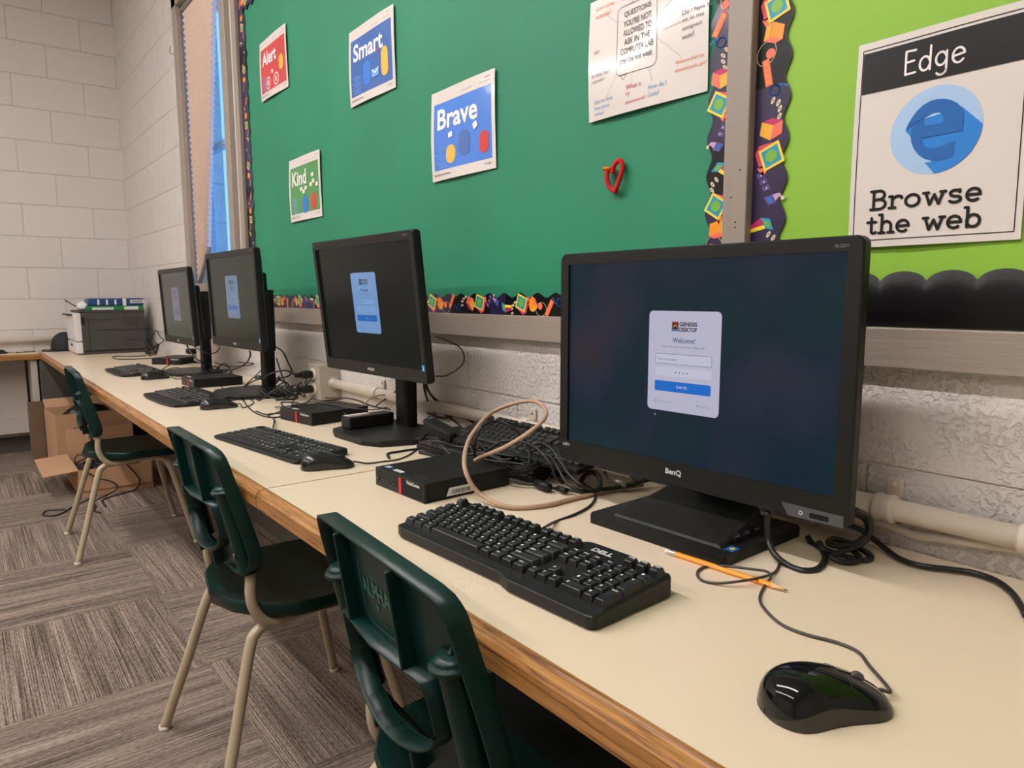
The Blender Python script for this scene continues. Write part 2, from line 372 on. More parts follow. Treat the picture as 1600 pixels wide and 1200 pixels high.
b = MB(); b.box((X1/2, -.006, .08), (X1, .012, .16), 'baseboard_rubber', .003); struct(b.build('baseboard_back'))
# ceiling light rows
for yy, ln, xc, st, lab in ((-1.75, 4.7, 4.3, LAMP_NEAR, 'long white ceiling light row above the computer desk'), (-3.7, 6.6, 3.4, LAMP_FAR, 'long white ceiling light row over the middle of the room')):
    t = thing('ceiling_light', lab, 'ceiling light', (xc, yy, ZC))
    h = MB(); h.box((0, 0, -.045), (ln+.06, .2, .09), 'white_label', .008); h.build('housing', t)
    lm = mat('lamp_diffuser', (235, 235, 235), .5, emit=(255, 249, 249), es=st)
    d = MB()
    for k in range(4):
        seg = ln/4; d.box((-ln/2+seg*(k+.5), 0, -.1), (seg-.05, .09 if yy > -2 else .13, .02), lm, .006)
    d.build('diffuser', t)

# window with frame, sill, glass and cellular shade
b = MB()
for x0, x1 in ((1.80, 1.885), (2.65, 2.725)): b.box(((x0+x1)/2, -.012, (WZ0+WZ1)/2), (x1-x0, .03, WZ1-WZ0+.1), 'grey_paint_vertical', .004)
b.box((2.26, -.012, WZ1+.02), (.93, .03, .07), 'grey_paint', .004)
b.box((2.26, -.016, WZ0-.025), (.93, .04, .05), 'window_metal', .004)
win = struct(b.build('window_1'))
b = MB()
for x0, x1 in ((WX0, WX0+.03), (WX1-.035, WX1), (2.38, 2.41)): b.box(((x0+x1)/2, .11, (WZ0+WZ1)/2), (x1-x0, .05, WZ1-WZ0), 'window_vinyl', .004)
for z in (WZ0+.02, 1.95, WZ1-.02): b.box(((WX0+WX1)/2, .11, z), (WX1-WX0, .045, .035), 'window_vinyl', .004)
b.build('window_sash', win)
gm = mat('window_glass', (235, 245, 250), .02); gm.node_tree.nodes['Principled BSDF'].inputs['Transmission Weight'].default_value = 1; gm.node_tree.nodes['Principled BSDF'].inputs['IOR'].default_value = 1.1
b = MB(); b.box(((WX0+WX1)/2, .118, (WZ0+WZ1)/2), (WX1-WX0, .006, WZ1-WZ0), gm); b.build('window_pane', win)
shm = vary(mat('shade_fabric', (228, 206, 190), .8), 30, .04); shm.node_tree.nodes['Principled BSDF'].inputs['Subsurface Weight'].default_value = 0
b = MB(); NP = 46; rows = []
def shade_edge(t):        # t 0 top .. 1 bottom: left and right ends of a pleat, slipping crooked
    zl = 2.70-(2.70-1.215)*t; zr = 2.70-(2.70-1.40)*t
    return (1.893, zl), (2.475-.36*t, zr)
for i in range(NP*2+1):
    (xl, zl), (xr, zr) = shade_edge(i/(NP*2)); y = .018 if i % 2 == 0 else .004
    rows.append([Vector((xl+(xr-xl)*k/6, y, zl+(zr-zl)*k/6)) for k in range(7)])
b.grid(rows, shm, False)
rows2 = []
for i in range(NP*2+1):
    (xl, zl), (xr, zr) = shade_edge(i/(NP*2)); y = .026 if i % 2 == 0 else .034
    rows2.append([Vector((xl+(xr-xl)*k/6, y, zl+(zr-zl)*k/6)) for k in range(7)])
b.grid(rows2, shm, False, flip=True)
vm = mat('shade_cell_daylit', (222, 222, 236), .6)  # bluish daylight on the open cell ends, put into their colour
e = MB()
for i in range(NP*2):
    c0, c1 = rows[i][-1], rows[i+1][-1]; r0, r1 = rows2[i][-1], rows2[i+1][-1]; d = Vector((.0015, 0, 0))
    e.add([c0+d, r0+d, r1+d, c1+d], [(0, 1, 2, 3)], vm)
sh = tag(b.build('window_shade', loc=(2.2, .02, 2.7)), 'beige pleated cellular shade hanging crooked in the narrow window', 'window shade')
e.build('cell_ends', sh, world=True)
b = MB()
(a0, b0), (a1, b1) = shade_edge(1)
b.tube([(a0, .02, b0-.006), (a1, .02, b1-.006)], .011, 'window_metal', 6); b.build('bottom_rail', sh, world=True)
b = MB(); b.box((2.25, .026, 2.715), (.74, .05, .035), 'window_metal', .004); b.build('head_rail', sh, world=True)
b = MB(); b.tube([(1.818, -.026, 2.488), (1.80, -.04, 2.487), (1.785, -.04, 2.492), (1.775, -.04, 2.51), (1.782, -.04, 2.528), (1.795, -.04, 2.53)], .0028, 'galvanized', 6)
tag(b.build('wall_hook', loc=(1.81, -.026, 2.49)), 'small metal hook screwed into the grey window frame', 'hook')

# ------------------------------------------------------------------ bulletin boards
BF = -.0055                     # face of the board paper
def warp(u, v, a=.0012): return a*noise.noise(Vector((u*2.3, v*2.3, 3.1)))
b = MB()
rows = [[(2.87+(5.515-2.87)*i/40, BF+warp(2.87+2.6*i/40, 1.08+1.4*j/24), 1.075+(2.47-1.075)*j/24) for i in range(41)] for j in range(25)]
b.grid(rows, 'green_paper')
gb = tag(b.build('bulletin_board', loc=(4.19, BF, 1.075)), 'large bulletin board covered in dark green paper', 'bulletin board')
b = MB()
rows = [[(5.55+(7.4-5.55)*i/30, BF+warp(5+1.9*i/30, 1.08+1.4*j/24), 1.075+(2.47-1.075)*j/24) for i in range(31)] for j in range(25)]
b.grid(rows, 'lime_paper')
lb = tag(b.build('bulletin_board', loc=(6.47, BF, 1.075)), 'bulletin board covered in bright lime green paper', 'bulletin board')
t = thing('board_frame', 'grey painted wooden frame around the two bulletin boards', 'board frame', (5.53, 0, 1.05))
b = MB(); b.box(((2.815+7.45)/2, -.0135, 1.0495), (7.45-2.815, .0245, .060), 'grey_paint', .002); b.build('bottom_rail', t, world=True)
b = MB(); b.box((2.8435, -.0125, 1.78), (.057, .0225, 1.4), 'grey_paint_vertical', .002); b.build('left_post', t, world=True)
b = MB(); b.box((5.5315, -.0135, 1.785), (.0485, .0245, 1.41), 'grey_paint_vertical', .002)
for dx, z in ((.004, 1.256), (.004, 1.247), (-.006, 1.30), (.01, 1.345)): b.lathe([(.0016, 0), (.0009, .0006)], 'hole', 8, Matrix.Translation((5.5315+dx, -.0258, z)) @ Matrix.Rotation(math.pi/2, 4, 'X'))
b.build('middle_post', t, world=True)
b = MB(); b.box(((2.815+7.45)/2, -.0095, 2.50), (7.45-2.815, .0165, .06), 'grey_paint', .002); b.build('top_rail', t, world=True)

def motif(A, k, s, t, sc, rot, h=2):
    """one printed computer doodle centred at s, t"""
    c, d = math.cos(rot), math.sin(rot)
    T = lambda P: [(s+(x*c-y*d)*sc, t+(x*d+y*c)*sc) for x, y in P]
    if k == 'monitor':
        A.poly(T([(-.95, -.55), (-.55, -1.0), (.5, -1.0), (.5, .6), (-.6, .7)]), 't_pink', h); A.poly(T([(.4, -1.15), (1.05, -.95), (.95, -.6), (.4, -.7)]), 't_coral', h)
        A.poly(T([(-.62, -.72), (.85, -.72), (.85, .85), (-.62, .85)]), 't_yellow', h+1); A.poly(T([(-.45, -.55), (.68, -.55), (.68, .68), (-.45, .68)]), 't_teal', h+2)
        A.disc(*T([(.11, .06)])[0], .4*sc, .42*sc, 't_green', h+3)
    elif k == 'folder':
        A.poly(T([(-.8, .1), (-.1, .85), (.8, .4), (.1, -.35)]), 't_orange', h); A.poly(T([(-.8, .1), (.1, -.35), (.1, -1.0), (-.75, -.5)]), 't_orange2', h+1)
        A.poly(T([(.1, -.35), (.8, .4), (.75, -.2), (.1, -1.0)]), 't_coral', h+1); A.line(T([(-.72, -.05), (.1, -.5)]), .05*sc, 't_coral', h+2, False)
    elif k == 'keyboard':
        A.poly(T([(-1.0, -.3), (1.0, -.3), (1.0, .3), (-1.0, .3)]), 't_coral', h); A.poly(T([(-.85, -.17), (.85, -.17), (.85, .17), (-.85, .17)]), 't_orange', h+1)
        for q in (-.5, -.1, .3): A.poly(T([(q, -.12), (q+.25, -.12), (q+.25, .12), (q, .12)]), 't_coral', h+2)
    elif k == 'ball':
        A.arc(*T([(-.1, -.1)])[0], .75*sc, .9*sc, .05*sc, 't_pale', h, 0, 360, 20, rot+.5); A.disc(*T([(.15, .15)])[0], .36*sc, .38*sc, 't_coral', h+1)
    elif k == 'discs':
        for q in range(4): A.disc(*T([(-.7+.45*q, .25*math.sin(q*1.3)+.1)])[0], .14*sc, .27*sc, 't_pale', h, rot+.5); A.disc(*T([(-.7+.45*q, .25*math.sin(q*1.3)+.1)])[0], .05*sc, .09*sc, 't_magenta', h+1, rot+.5)
    elif k == 'six':
        A.arc(*T([(0, -.2)])[0], .38*sc, .42*sc, .14*sc, 't_blue', h, 0, 360, 16); A.line(T([(-.36, -.1), (-.25, .5), (.1, .95)]), .12*sc, 't_blue', h)
    elif k == 'box':
        A.poly(T([(-.7, -.7), (.2, -1.0), (.8, -.2), (-.2, .2)]), 't_orange2', h); A.poly(T([(-.2, .2), (.8, -.2), (.6, .8), (-.3, 1.0)]), 't_coral', h); A.poly(T([(-.7, -.7), (-.2, .2), (-.3, 1.0), (-.75, .2)]), 't_magenta', h)
    elif k == 'printer':
        A.poly(T([(-.7, -.8), (.3, -.7), (.55, .2), (-.4, .2)]), 't_purple', h); A.poly(T([(-.5, -.6), (.18, -.55), (.32, -.05), (-.35, -.05)]), 't_blue', h+1)
        A.poly(T([(-.4, .2), (.35, .2), (.2, .75), (.5, 1.05), (-.1, .95)]), 't_lav', h+1); A.disc(*T([(.55, 1.0)])[0], .2*sc, .2*sc, 't_pale', h+2)
    elif k == 'chips':
        for q in range(3): A.poly(T([(-.8+.55*q, -.3), (-.4+.55*q, -.3), (-.3+.55*q, .3), (-.7+.55*q, .3)]), 't_purple', h); A.disc(*T([(-.5+.55*q, .05)])[0], .07*sc, .07*sc, 't_pale', h+1)
    elif k == 'pack':
        A.poly(T([(-.6, 0), (.3, .3), (.55, .95), (-.35, .75)]), 't_teal', h); A.poly(T([(-.35, .2), (.2, .4), (.3, .75), (-.2, .6)]), 't_green', h+1)
        A.poly(T([(-.6, 0), (.3, .3), (.35, -1.0), (-.2, -1.0)]), 't_magenta', h); A.poly(T([(.0, .2), (.3, .3), (.35, -1.0), (.05, -1.0)]), 't_yellow', h+1)

ORDER = ['monitor', 'folder', 'ball', 'keyboard', 'six', 'discs', 'box', 'monitor', 'chips', 'printer', 'pack', 'discs']
def trim_strip(name, parent, fn, length, w, lam=.066, amp=.006, start=0, phase=0, vertical=True, sc=.021, dark=0):
    A = Art(fn, .0003); n = int(length/.004); top = []
    for i in range(n+1):
        s = length*i/n; top.append((s, w-amp+amp*math.cos(2*math.pi*(s-phase)/lam)))
    for i in range(n):           # dark card with navy and black patches
        (s0, t0), (s1, t1) = top[i], top[i+1]
        mm = 'trim_navy' if noise.noise(Vector((s0*5, start*3.3, 0))) > -.08 else 'trim_black'
        A.poly([(s0, 0), (s1, 0), (s1, t1), (s0, t0)], mm, 0)
        A.poly([(s0, t0-.0012), (s1, t1-.0012), (s1, t1+.0004), (s0, t0+.0004)], 'trim_outline', 1)
    s = .02; k = start
    while s < length-.015:
        q = ORDER[k % len(ORDER)]
        A2rot = (.35 if vertical else 1.25)+random.uniform(-.25, .25)
        motif(A, q, s, w*(.5 if q in ('monitor', 'folder', 'box') else random.choice((.33, .62))), sc*(.95 if q in ('monitor',) else .62 if q == 'printer' else .84), A2rot)
        s += .043 if q in ('monitor', 'printer', 'box') else .031
        k += 1
    return A.build(name, parent, world=True)
EZ = Vector((0, 0, 1)); EX = Vector((1, 0, 0)); YF = BF-.003
trim_strip('border_trim', gb, lambda s, t, h: Vector((2.872+t, YF-h, 1.081+s)), 1.385, .098, amp=.008, start=1)
trim_strip('border_trim', gb, lambda s, t, h: Vector((2.93+s, YF-.0012-h, 1.0805+t)), 2.575, .0545, amp=.0058, start=4, vertical=False, sc=.026)
trim_strip('border_trim', gb, lambda s, t, h: Vector((5.512-t, YF-.0024-h, 2.466-s)), 1.385, .052, amp=.0055, start=3, sc=.026)
trim_strip('border_trim', gb, lambda s, t, h: Vector((2.93+s, YF-.0036-h, 2.47-t)), 2.575, .095, amp=.008, start=6, vertical=False, sc=.028)
trim_strip('border_trim', lb, lambda s, t, h: Vector((5.5555+t, YF-h, 2.466-s)), 1.385, .066, amp=.0055, start=0, phase=.02, sc=.027)
# black scalloped border, rolled edge
A = MB(); lam = .0655; x0 = 5.5605; n = 27*14
rows = []
for i in range(n+1):
    x = x0+lam*27*i/n; ph = ((x-x0-.0285) % lam)/lam*2-1; top = 1.1445+.0185*math.sqrt(max(0, 1-ph*ph*.98))
    rows.append([Vector((x, YF-.0016-.006*math.sin(math.pi*min(1, q*1.0))*(1 if q > .5 else .6), 1.0808+(top-1.0808)*q)) for q in (0, .25, .5, .7, .85, .95, 1)])
A.grid(rows, 'trim_black', True, flip=True)
A.build('scalloped_border', lb, world=True)

# ---- posters
def sheet(name, label, x0, x1, z0, z1, m='paper', y=BF-.006, bow=.004, cat='poster', sk=0):
    """sheet of laminated paper, a little bowed off the board; returns object and surface function"""
    w, hgt = x1-x0, z1-z0
    def fn(u, v, h): 
        a, c = u/w, v/hgt
        return Vector((x0+u, y-bow*(math.sin(math.pi*a)*.5+.5*math.sin(math.pi*c)*(1-a))-h-.0015*math.sin(5*a+4*c), z0+v+sk*u))
    b = MB(); N = 16
    fr = [[fn(w*i/N, hgt*j/N, 0) for i in range(N+1)] for j in range(N+1)]; b.grid(fr, m)
    b.grid([[p+Vector((0, .0006, 0)) for p in r] for r in fr], m, flip=True)
    o = tag(b.build(name, loc=(x0, y, z0)), label, cat); return o, fn, w, hgt
def kids_poster(word, label, x0, x1, z0, z1, panel, caption, deco, word_w):
    o, fn, w, h = sheet('poster', label, x0, x1, z0, z1)
    A = Art(fn); A.rect(w*.05, h*.115, w*.95, h*.86, panel, 1, 14); A.build('printed_panel', o, world=True)
    A = Art(fn); A.text(word, w*.115, h*.56, w*(.115+word_w), h*.79, 'ink_white', 3, .025); A.build('headline', o, world=True)
    A = Art(fn)
    for q in range(3):
        for k in range(4): A.rect(w*.13, h*(.36-.085*q-.018*k), w*(.24+.03*((k*7+q) % 3)), h*(.366-.085*q-.018*k), 'ink_lightblue', 3)
        A.rect(w*.10, h*(.362-.085*q), w*.112, h*(.37-.085*q), 'ink_white', 3)
    A.build('small_print', o, world=True); deco(fn, w, h, o)
    A = Art(fn); A.text(caption, w*.05, h*.052, w*.33, h*.078, 'ink_black', 2); A.text('Google', w*.84, h*.052, w*.94, h*.082, 'ink_grey', 2)
    A.rect(w*.52, h*.905, w*.93, h*.909, 'ink_grey', 2); A.rect(w*.86, h*.948, w*.94, h*.953, 'ink_grey', 2); A.build('caption', o, world=True)
    return o
def blob(P, u, v, a, bb, m, h=3):          # plain rounded colour shape
    fn, o = P; A = Art(fn)
    A.rrect(u-a, v-bb*1.3, u+a, v+bb*1.1, a*.9, m, h); A.build('figure', o, world=True)
def deco_alert(fn, w, h, o):
    blob((fn, o), w*.80, h*.47, w*.075, h*.10, 'ink_yellow')
    for u, v, s in ((.33, .24, .07), (.61, .24, .085)):
        A = Art(fn); A.disc(w*u, h*v, w*s, h*.105, 'ink_white', 3); A.disc(w*u, h*v, w*s*.8, h*.085, 'poster_red', 4); A.rect(w*(u-.02), h*(v-.04), w*(u+.02), h*(v+.04), 'ink_white', 5); A.build('jar_drawing', o, world=True)
    A = Art(fn); A.rect(w*.45, h*.37, w*.50, h*.43, 'ink_white', 3); A.build('note_drawing', o, world=True)
def deco_smart(fn, w, h, o):
    blob((fn, o), w*.42, h*.36, w*.085, h*.13, 'ink_blue'); blob((fn, o), w*.80, h*.40, w*.07, h*.15, 'ink_yellow')
    A = Art(fn); A.rect(w*.53, h*.25, w*.68, h*.35, 'ink_lightblue', 6); A.line([(w*.53, h*.35), (w*.605, h*.295), (w*.68, h*.35)], w*.012, 'ink_white', 7, False); A.build('envelope_drawing', o, world=True)
    A = Art(fn); A.disc(w*.665, h*.565, w*.02, h*.018, 'ink_red', 5); A.build('heart_drawing', o, world=True)
def deco_brave(fn, w, h, o):
    blob((fn, o), w*.335, h*.275, w*.075, h*.085, 'ink_yellow'); blob((fn, o), w*.545, h*.36, w*.085, h*.115, 'poster_blue'); blob((fn, o), w*.84, h*.31, w*.068, h*.095, 'ink_red')
    for P in ([(.68, .515), (.735, .545), (.76, .485), (.70, .45)], [(.30, .50), (.36, .515), (.37, .455), (.305, .445)]): A = Art(fn); A.poly([(w*a, h*c) for a, c in P], 'ink_white', 6); A.build('card_drawing', o, world=True)
def deco_kind(fn, w, h, o):
    blob((fn, o), w*.52, h*.25, w*.085, h*.115, 'ink_blue'); blob((fn, o), w*.78, h*.27, w*.075, h*.11, 'ink_red')
    for u, v in ((.78, .66), (.80, .56), (.72, .52), (.90, .50), (.42, .49), (.56, .49), (.49, .44)):
        A = Art(fn); A.poly([(w*(u-.035), h*(v-.03)), (w*(u+.04), h*(v-.02)), (w*(u+.03), h*(v+.035)), (w*(u-.04), h*(v+.025))], 'ink_white', 6); A.disc(w*u, h*v, w*.012, h*.01, 'ink_yellow', 7); A.build('card_drawing', o, world=True)
kids_poster('Alert', 'red printed poster headed Alert, at the upper left of the green board', 3.143, 3.446, 1.953, 2.190, 'poster_red', 'Be Internet Alert', deco_alert, .52)
kids_poster('Smart', 'dark blue printed poster headed Smart on the green board', 3.998, 4.306, 1.759, 1.999, 'poster_blue', 'Be Internet Smart', deco_smart, .66)
kids_poster('Brave', 'bright blue printed poster headed Brave on the green board', 4.511, 4.812, 1.451, 1.693, 'poster_brightblue', 'Be Internet Brave', deco_brave, .64)
kids_poster('Kind', 'green printed poster headed Kind, low on the green board', 3.42, 3.727, 1.426, 1.668, 'poster_green', 'Be Internet Kind', deco_kind, .46)
# questions poster
o, fn, w, h = sheet('poster', 'white laminated poster of questions not allowed in the computer lab', 5.150, 5.456, 1.498, 1.742, 'laminated', bow=.005)
A = Art(fn); bx = (.27, .30, .61, .84)
P = []
for cx, cy, a in ((.57, .355, -90), (.57, .80, 0), (.31, .80, 90), (.31, .355, 180)):
    for k in range(7): q = math.radians(a+15*k); P.append(((cx+.04*math.cos(q))*w, (cy+.05*math.sin(q))*h))
P = P+[(w*.36, h*.305), (w*.335, h*.265), (w*.30, h*.31)]
A.line(P+[P[0]], .0009, 'ink_black', 2, False)
for a, c in (((.15, .86), (.27, .74)), ((.40, .96), (.40, .84)), ((.48, .84), (.48, 1.0)), ((.55, .86), (.68, .99)), ((.63, .68), (.80, .80)), ((.62, .545), (.80, .56)), ((.62, .50), (.81, .30)), ((.55, .30), (.58, .19)), ((.41, .30), (.41, .21)), ((.27, .32), (.18, .16)), ((.27, .42), (.13, .385))):
    A.line([(a[0]*w, a[1]*h), (c[0]*w, c[1]*h)], .0006, 'ink_grey', 2, False)
A.build('speech_bubble', o, world=True)
A = Art(fn)
for k, (s, u0, u1) in enumerate((('QUESTIONS', .33, .56), ("YOU'RE NOT", .325, .565), ('ALLOWED TO', .325, .565), ('ASK IN THE', .335, .555), ('COMPUTER LAB', .305, .58), ('after the first week', .30, .575))):
    v = .755-.072*k; A.text(s, w*u0, h*v, w*u1, h*(v+.048), 'ink_black', 3)
def note(lines, u, v, m, s=.011, rot=0):
    A = Art(fn)
    for k, t in enumerate(lines): wd = s*.52*len(t); A.text(t, u*w, v*h-k*s*1.35, u*w+wd, v*h-k*s*1.35+s*.8, m, 3, .0, rot)
    A.build('note', o, world=True)
A.build('headline', o, world=True)
note(['Can I play', 'outside?'], .06, .90, 'note_orange', .0105); note(['What is my', 'username?'], .30, .96, 'note_blue', .0105)
note(["Can I", 'eat my', 'snack in', 'here?'], .83, .93, 'note_orange'); note(['Do I have to', 'sit in my', 'assigned', 'seat?'], .81, .60, 'note_purple', .0105)
note(['Where did my', 'downloads go?'], .76, .25, 'note_orange', .0105); note(['How do I', 'Undo?'], .55, .13, 'note_blue', .0105); note(['What is', 'my', 'password?'], .36, .18, 'note_red', .011)
note(['Can we have', 'free time', 'today?'], .06, .14, 'note_blue', .0095); note(['Is this for', 'a grade?'], .04, .36, 'note_purple', .009); note(['Hi!'], .06, .55, 'note_red', .009)
# browser poster on the lime board
o, fn, w, h = sheet('poster', 'black and white poster about browsing the web on the lime board', 5.733, 5.963, 1.2005, 1.503, 'laminated', bow=.002)
A = Art(fn)
A.line([(w*.035, h*.035), (w*.965, h*.035), (w*.965, h*.965), (w*.035, h*.965), (w*.035, h*.035)], .0014, 'ink_black', 1, False)
A.rect(w*.04, h*.755, w*.965, h*.95, 'ink_black', 2, 10); A.build('black_header', o, world=True)
A = Art(fn); cx, cy, R = w*.505, h*.525, w*.262
A.disc(cx, cy, R, R, 'edge_pale', 1, n=48)
def zp(x, y): return (cx+(x-487)/195*R, cy-((y-622)+.167*(x-487))/198*R)
sh_ = [(360, 625), (400, 585), (440, 566), (592, 520)]; P = [zp(*q) for q in sh_]
a0_ = math.atan2(zp(681, 598)[1]-cy, zp(681, 598)[0]-cx); a1_ = math.atan2(zp(497, 815)[1]-cy, zp(497, 815)[0]-cx)
P += [(cx+R*math.cos(a0_+(a1_-a0_)*k/20), cy+R*math.sin(a0_+(a1_-a0_)*k/20)) for k in range(21)]+[zp(420, 735), zp(385, 655)]
A.poly(P, 'edge_mid', 2)
A.poly([zp(*q) for q in ((360, 625), (368, 598), (385, 565), (405, 535), (430, 510), (460, 492), (490, 485), (520, 485), (548, 491), (575, 506), (592, 524), (602, 545), (606, 570), (603, 594), (522, 590), (522, 566), (512, 549), (494, 541), (470, 546), (440, 568), (400, 588))], 'edge_deep', 4)
A.poly([zp(*q) for q in ((432, 606), (604, 576), (603, 626), (432, 660))], 'edge_deep', 5)
A.poly([zp(*q) for q in ((440, 568), (434, 610), (433, 662), (440, 688), (456, 702), (480, 706), (520, 697), (577, 668), (573, 737), (548, 750), (515, 758), (485, 760), (455, 754), (425, 735), (403, 708), (390, 680), (385, 650), (390, 615), (405, 592))], 'edge_deep', 4)
A.build('browser_emblem', o, world=True)
A = Art(fn)
hand(A, 'Edge', w*.30, h*.805, w*.655, h*.105, .0030, 'ink_white', 4); A.build('headline', o, world=True); A = Art(fn)
hand(A, 'Browse', w*.145, h*.185, w*.79, h*.088, .0040, 'ink_black', 3, True); hand(A, 'the web', w*.13, h*.068, w*.80, h*.088, .0040, 'ink_black', 3, True, .07)
A.build('slogan', o, world=True)
# pipe cleaner heart
b = MB(); y = BF-.012
hp = [(5.2275, 1.382), (5.236, 1.398), (5.246, 1.405), (5.2525, 1.394), (5.251, 1.372), (5.2415, 1.350), (5.2345, 1.3445), (5.221, 1.352), (5.2145, 1.368), (5.213, 1.385), (5.2175, 1.392), (5.2245, 1.386)]
b.tube([(x, y-.003*math.sin(i*1.7), z) for i, (x, z) in enumerate(hp)], .0050, 'heart_red', 8)
hb = tag(b.build('heart', loc=(5.232, y, 1.372)), 'red pipe cleaner bent into a heart on the green board', 'heart decoration')
b = MB(); b.tube([(5.2045, y-.002, 1.391), (5.2085, y-.006, 1.394), (5.213, y-.003, 1.391), (5.2175, y-.007, 1.393), (5.222, y-.004, 1.391)], .0030, 'heart_orange', 7); b.build('orange_twist', hb, world=True)

# ------------------------------------------------------------------ desks
DZ = .74
def desk_strip(t, x0, x1, y_in=-.65, y_out=-.672):
    b = MB(); prof = [(y_in, DZ), (y_in-.006, DZ+.0004), (y_in-.0085, DZ-.0025), (y_in-.011, DZ-.003), (y_in-.0185, DZ-.0055), (y_out, DZ-.011), (y_out, DZ-.037), (y_out+.002, DZ-.039), (y_in, DZ-.039)]
    b.grid([[Vector((x, y, z)) for y, z in prof] for x in (x0, x1)], 'oak', False, closed_u=True)
    for x, fl in ((x0, 1), (x1, 0)):
        f = [Vector((x, y, z)) for y, z in prof]; b.add(f[::-1] if fl else f, [tuple(range(len(f)))], 'oak')
    return b
t = thing('desk', 'near beige laminate worktop with oak edge, under the largest monitor', 'desk', (6.1, -.33, 0))
b = MB(); b.box(((4.8797+7.4)/2, -.326, DZ-.0195), (7.4-4.8797, .648, .039), 'laminate'); b.build('worktop', t, world=True)
desk_strip(t, 4.8785, 7.4).build('wood_edge', t, world=True)
b = MB(); b.box((6.15, -.015, .645), (2.5, .024, .1), 'grey_paint', .003); b.build('wall_cleat', t, world=True)
b = MB(); b.box((7.38, -.33, .35), (.03, .56, .70), 'panel_white', .003); b.build('end_panel', t, world=True)
t = thing('desk', 'long beige laminate worktop with oak edge, running to the far corner', 'desk', (2.4, -.33, 0))
b = MB(); b.box((4.8745/2+.003, -.326, DZ-.0195), (4.8685, .648, .039), 'laminate'); b.build('worktop', t, world=True)
desk_strip(t, .43, 4.8745).build('wood_edge', t, world=True)
b = MB(); b.box((2.6, -.015, .645), (4.5, .024, .1), 'grey_paint', .003); b.build('wall_cleat', t, world=True)
b = MB(); b.box((4.42, -.17, .645), (.035, .28, .112), 'panel_white', .004); b.build('bracket', t, world=True)
b = MB(); b.box((4.8771, -.329, .7205), (.005, .64, .033), 'hole'); b.build('seam', t, world=True)
t = thing('desk', 'beige worktop with oak edge along the far block wall', 'desk', (.2, -1.9, 0))
b = MB(); b.box((.204, -1.927, DZ-.0195), (.404, 2.508, .039), 'laminate'); b.build('worktop', t, world=True)
b = MB(); prof = [(.407, DZ), (.413, DZ), (.4165, DZ-.003), (.424, DZ-.0055), (.429, DZ-.011), (.429, DZ-.037), (.407, DZ-.039)]
b.grid([[Vector((x, y, z)) for x, z in prof] for y in (-.673, -3.18)], 'oak', False, closed_u=True, flip=True); b.add([Vector((x, -.673, z)) for x, z in prof], [tuple(range(7))], 'oak'); b.build('wood_edge', t, world=True)
b = MB(); b.box((.13, -1.9, .49), (.03, 2.3, .42), 'panel_white', .003); b.box((.134, -1.9, .22), (.03, 2.3, .13), 'panel_white', .004); b.build('modesty_panel', t, world=True)
b = MB(); b.box((.27, -.715, .35), (.26, .04, .70), 'panel_white', .003); b.build('end_panel', t, world=True)
# things under the desks
t = thing('cabinet', 'black block filling the dark shape under the near desk', 'cabinet', (6.35, -.26, 0))  # stand-in for a dark shape under the desk; doors and handles invented
b = MB(); b.box((6.35, -.26, .325), (1.9, .40, .65), 'bag_black', .006); b.build('body', t, world=True)
for k in range(3):
    b = MB(); b.box((5.72+.63*k, -.464, .33), (.61, .012, .6), 'bag_black', .003); d = b.build('block_front', t, world=True)
    b = MB(); b.box((5.95+.63*k, -.475, .5), (.012, .014, .09), 'hole', .003); b.build('handle', d, world=True)
t = thing('cabinet', 'dark grey steel cabinet in the corner under the desks', 'cabinet', (.30, -.3, 0))
b = MB(); b.box((.31, -.44, .345), (.22, .49, .69), 'cabinet_grey', .006); b.build('body', t, world=True)
b = MB(); b.box((.424, -.44, .5), (.008, .47, .33), 'cabinet_grey', .002); d = b.build('drawer', t, world=True)
b = MB(); b.box((.432, -.44, .6), (.012, .1, .014), 'silver', .003); b.build('handle', d, world=True)

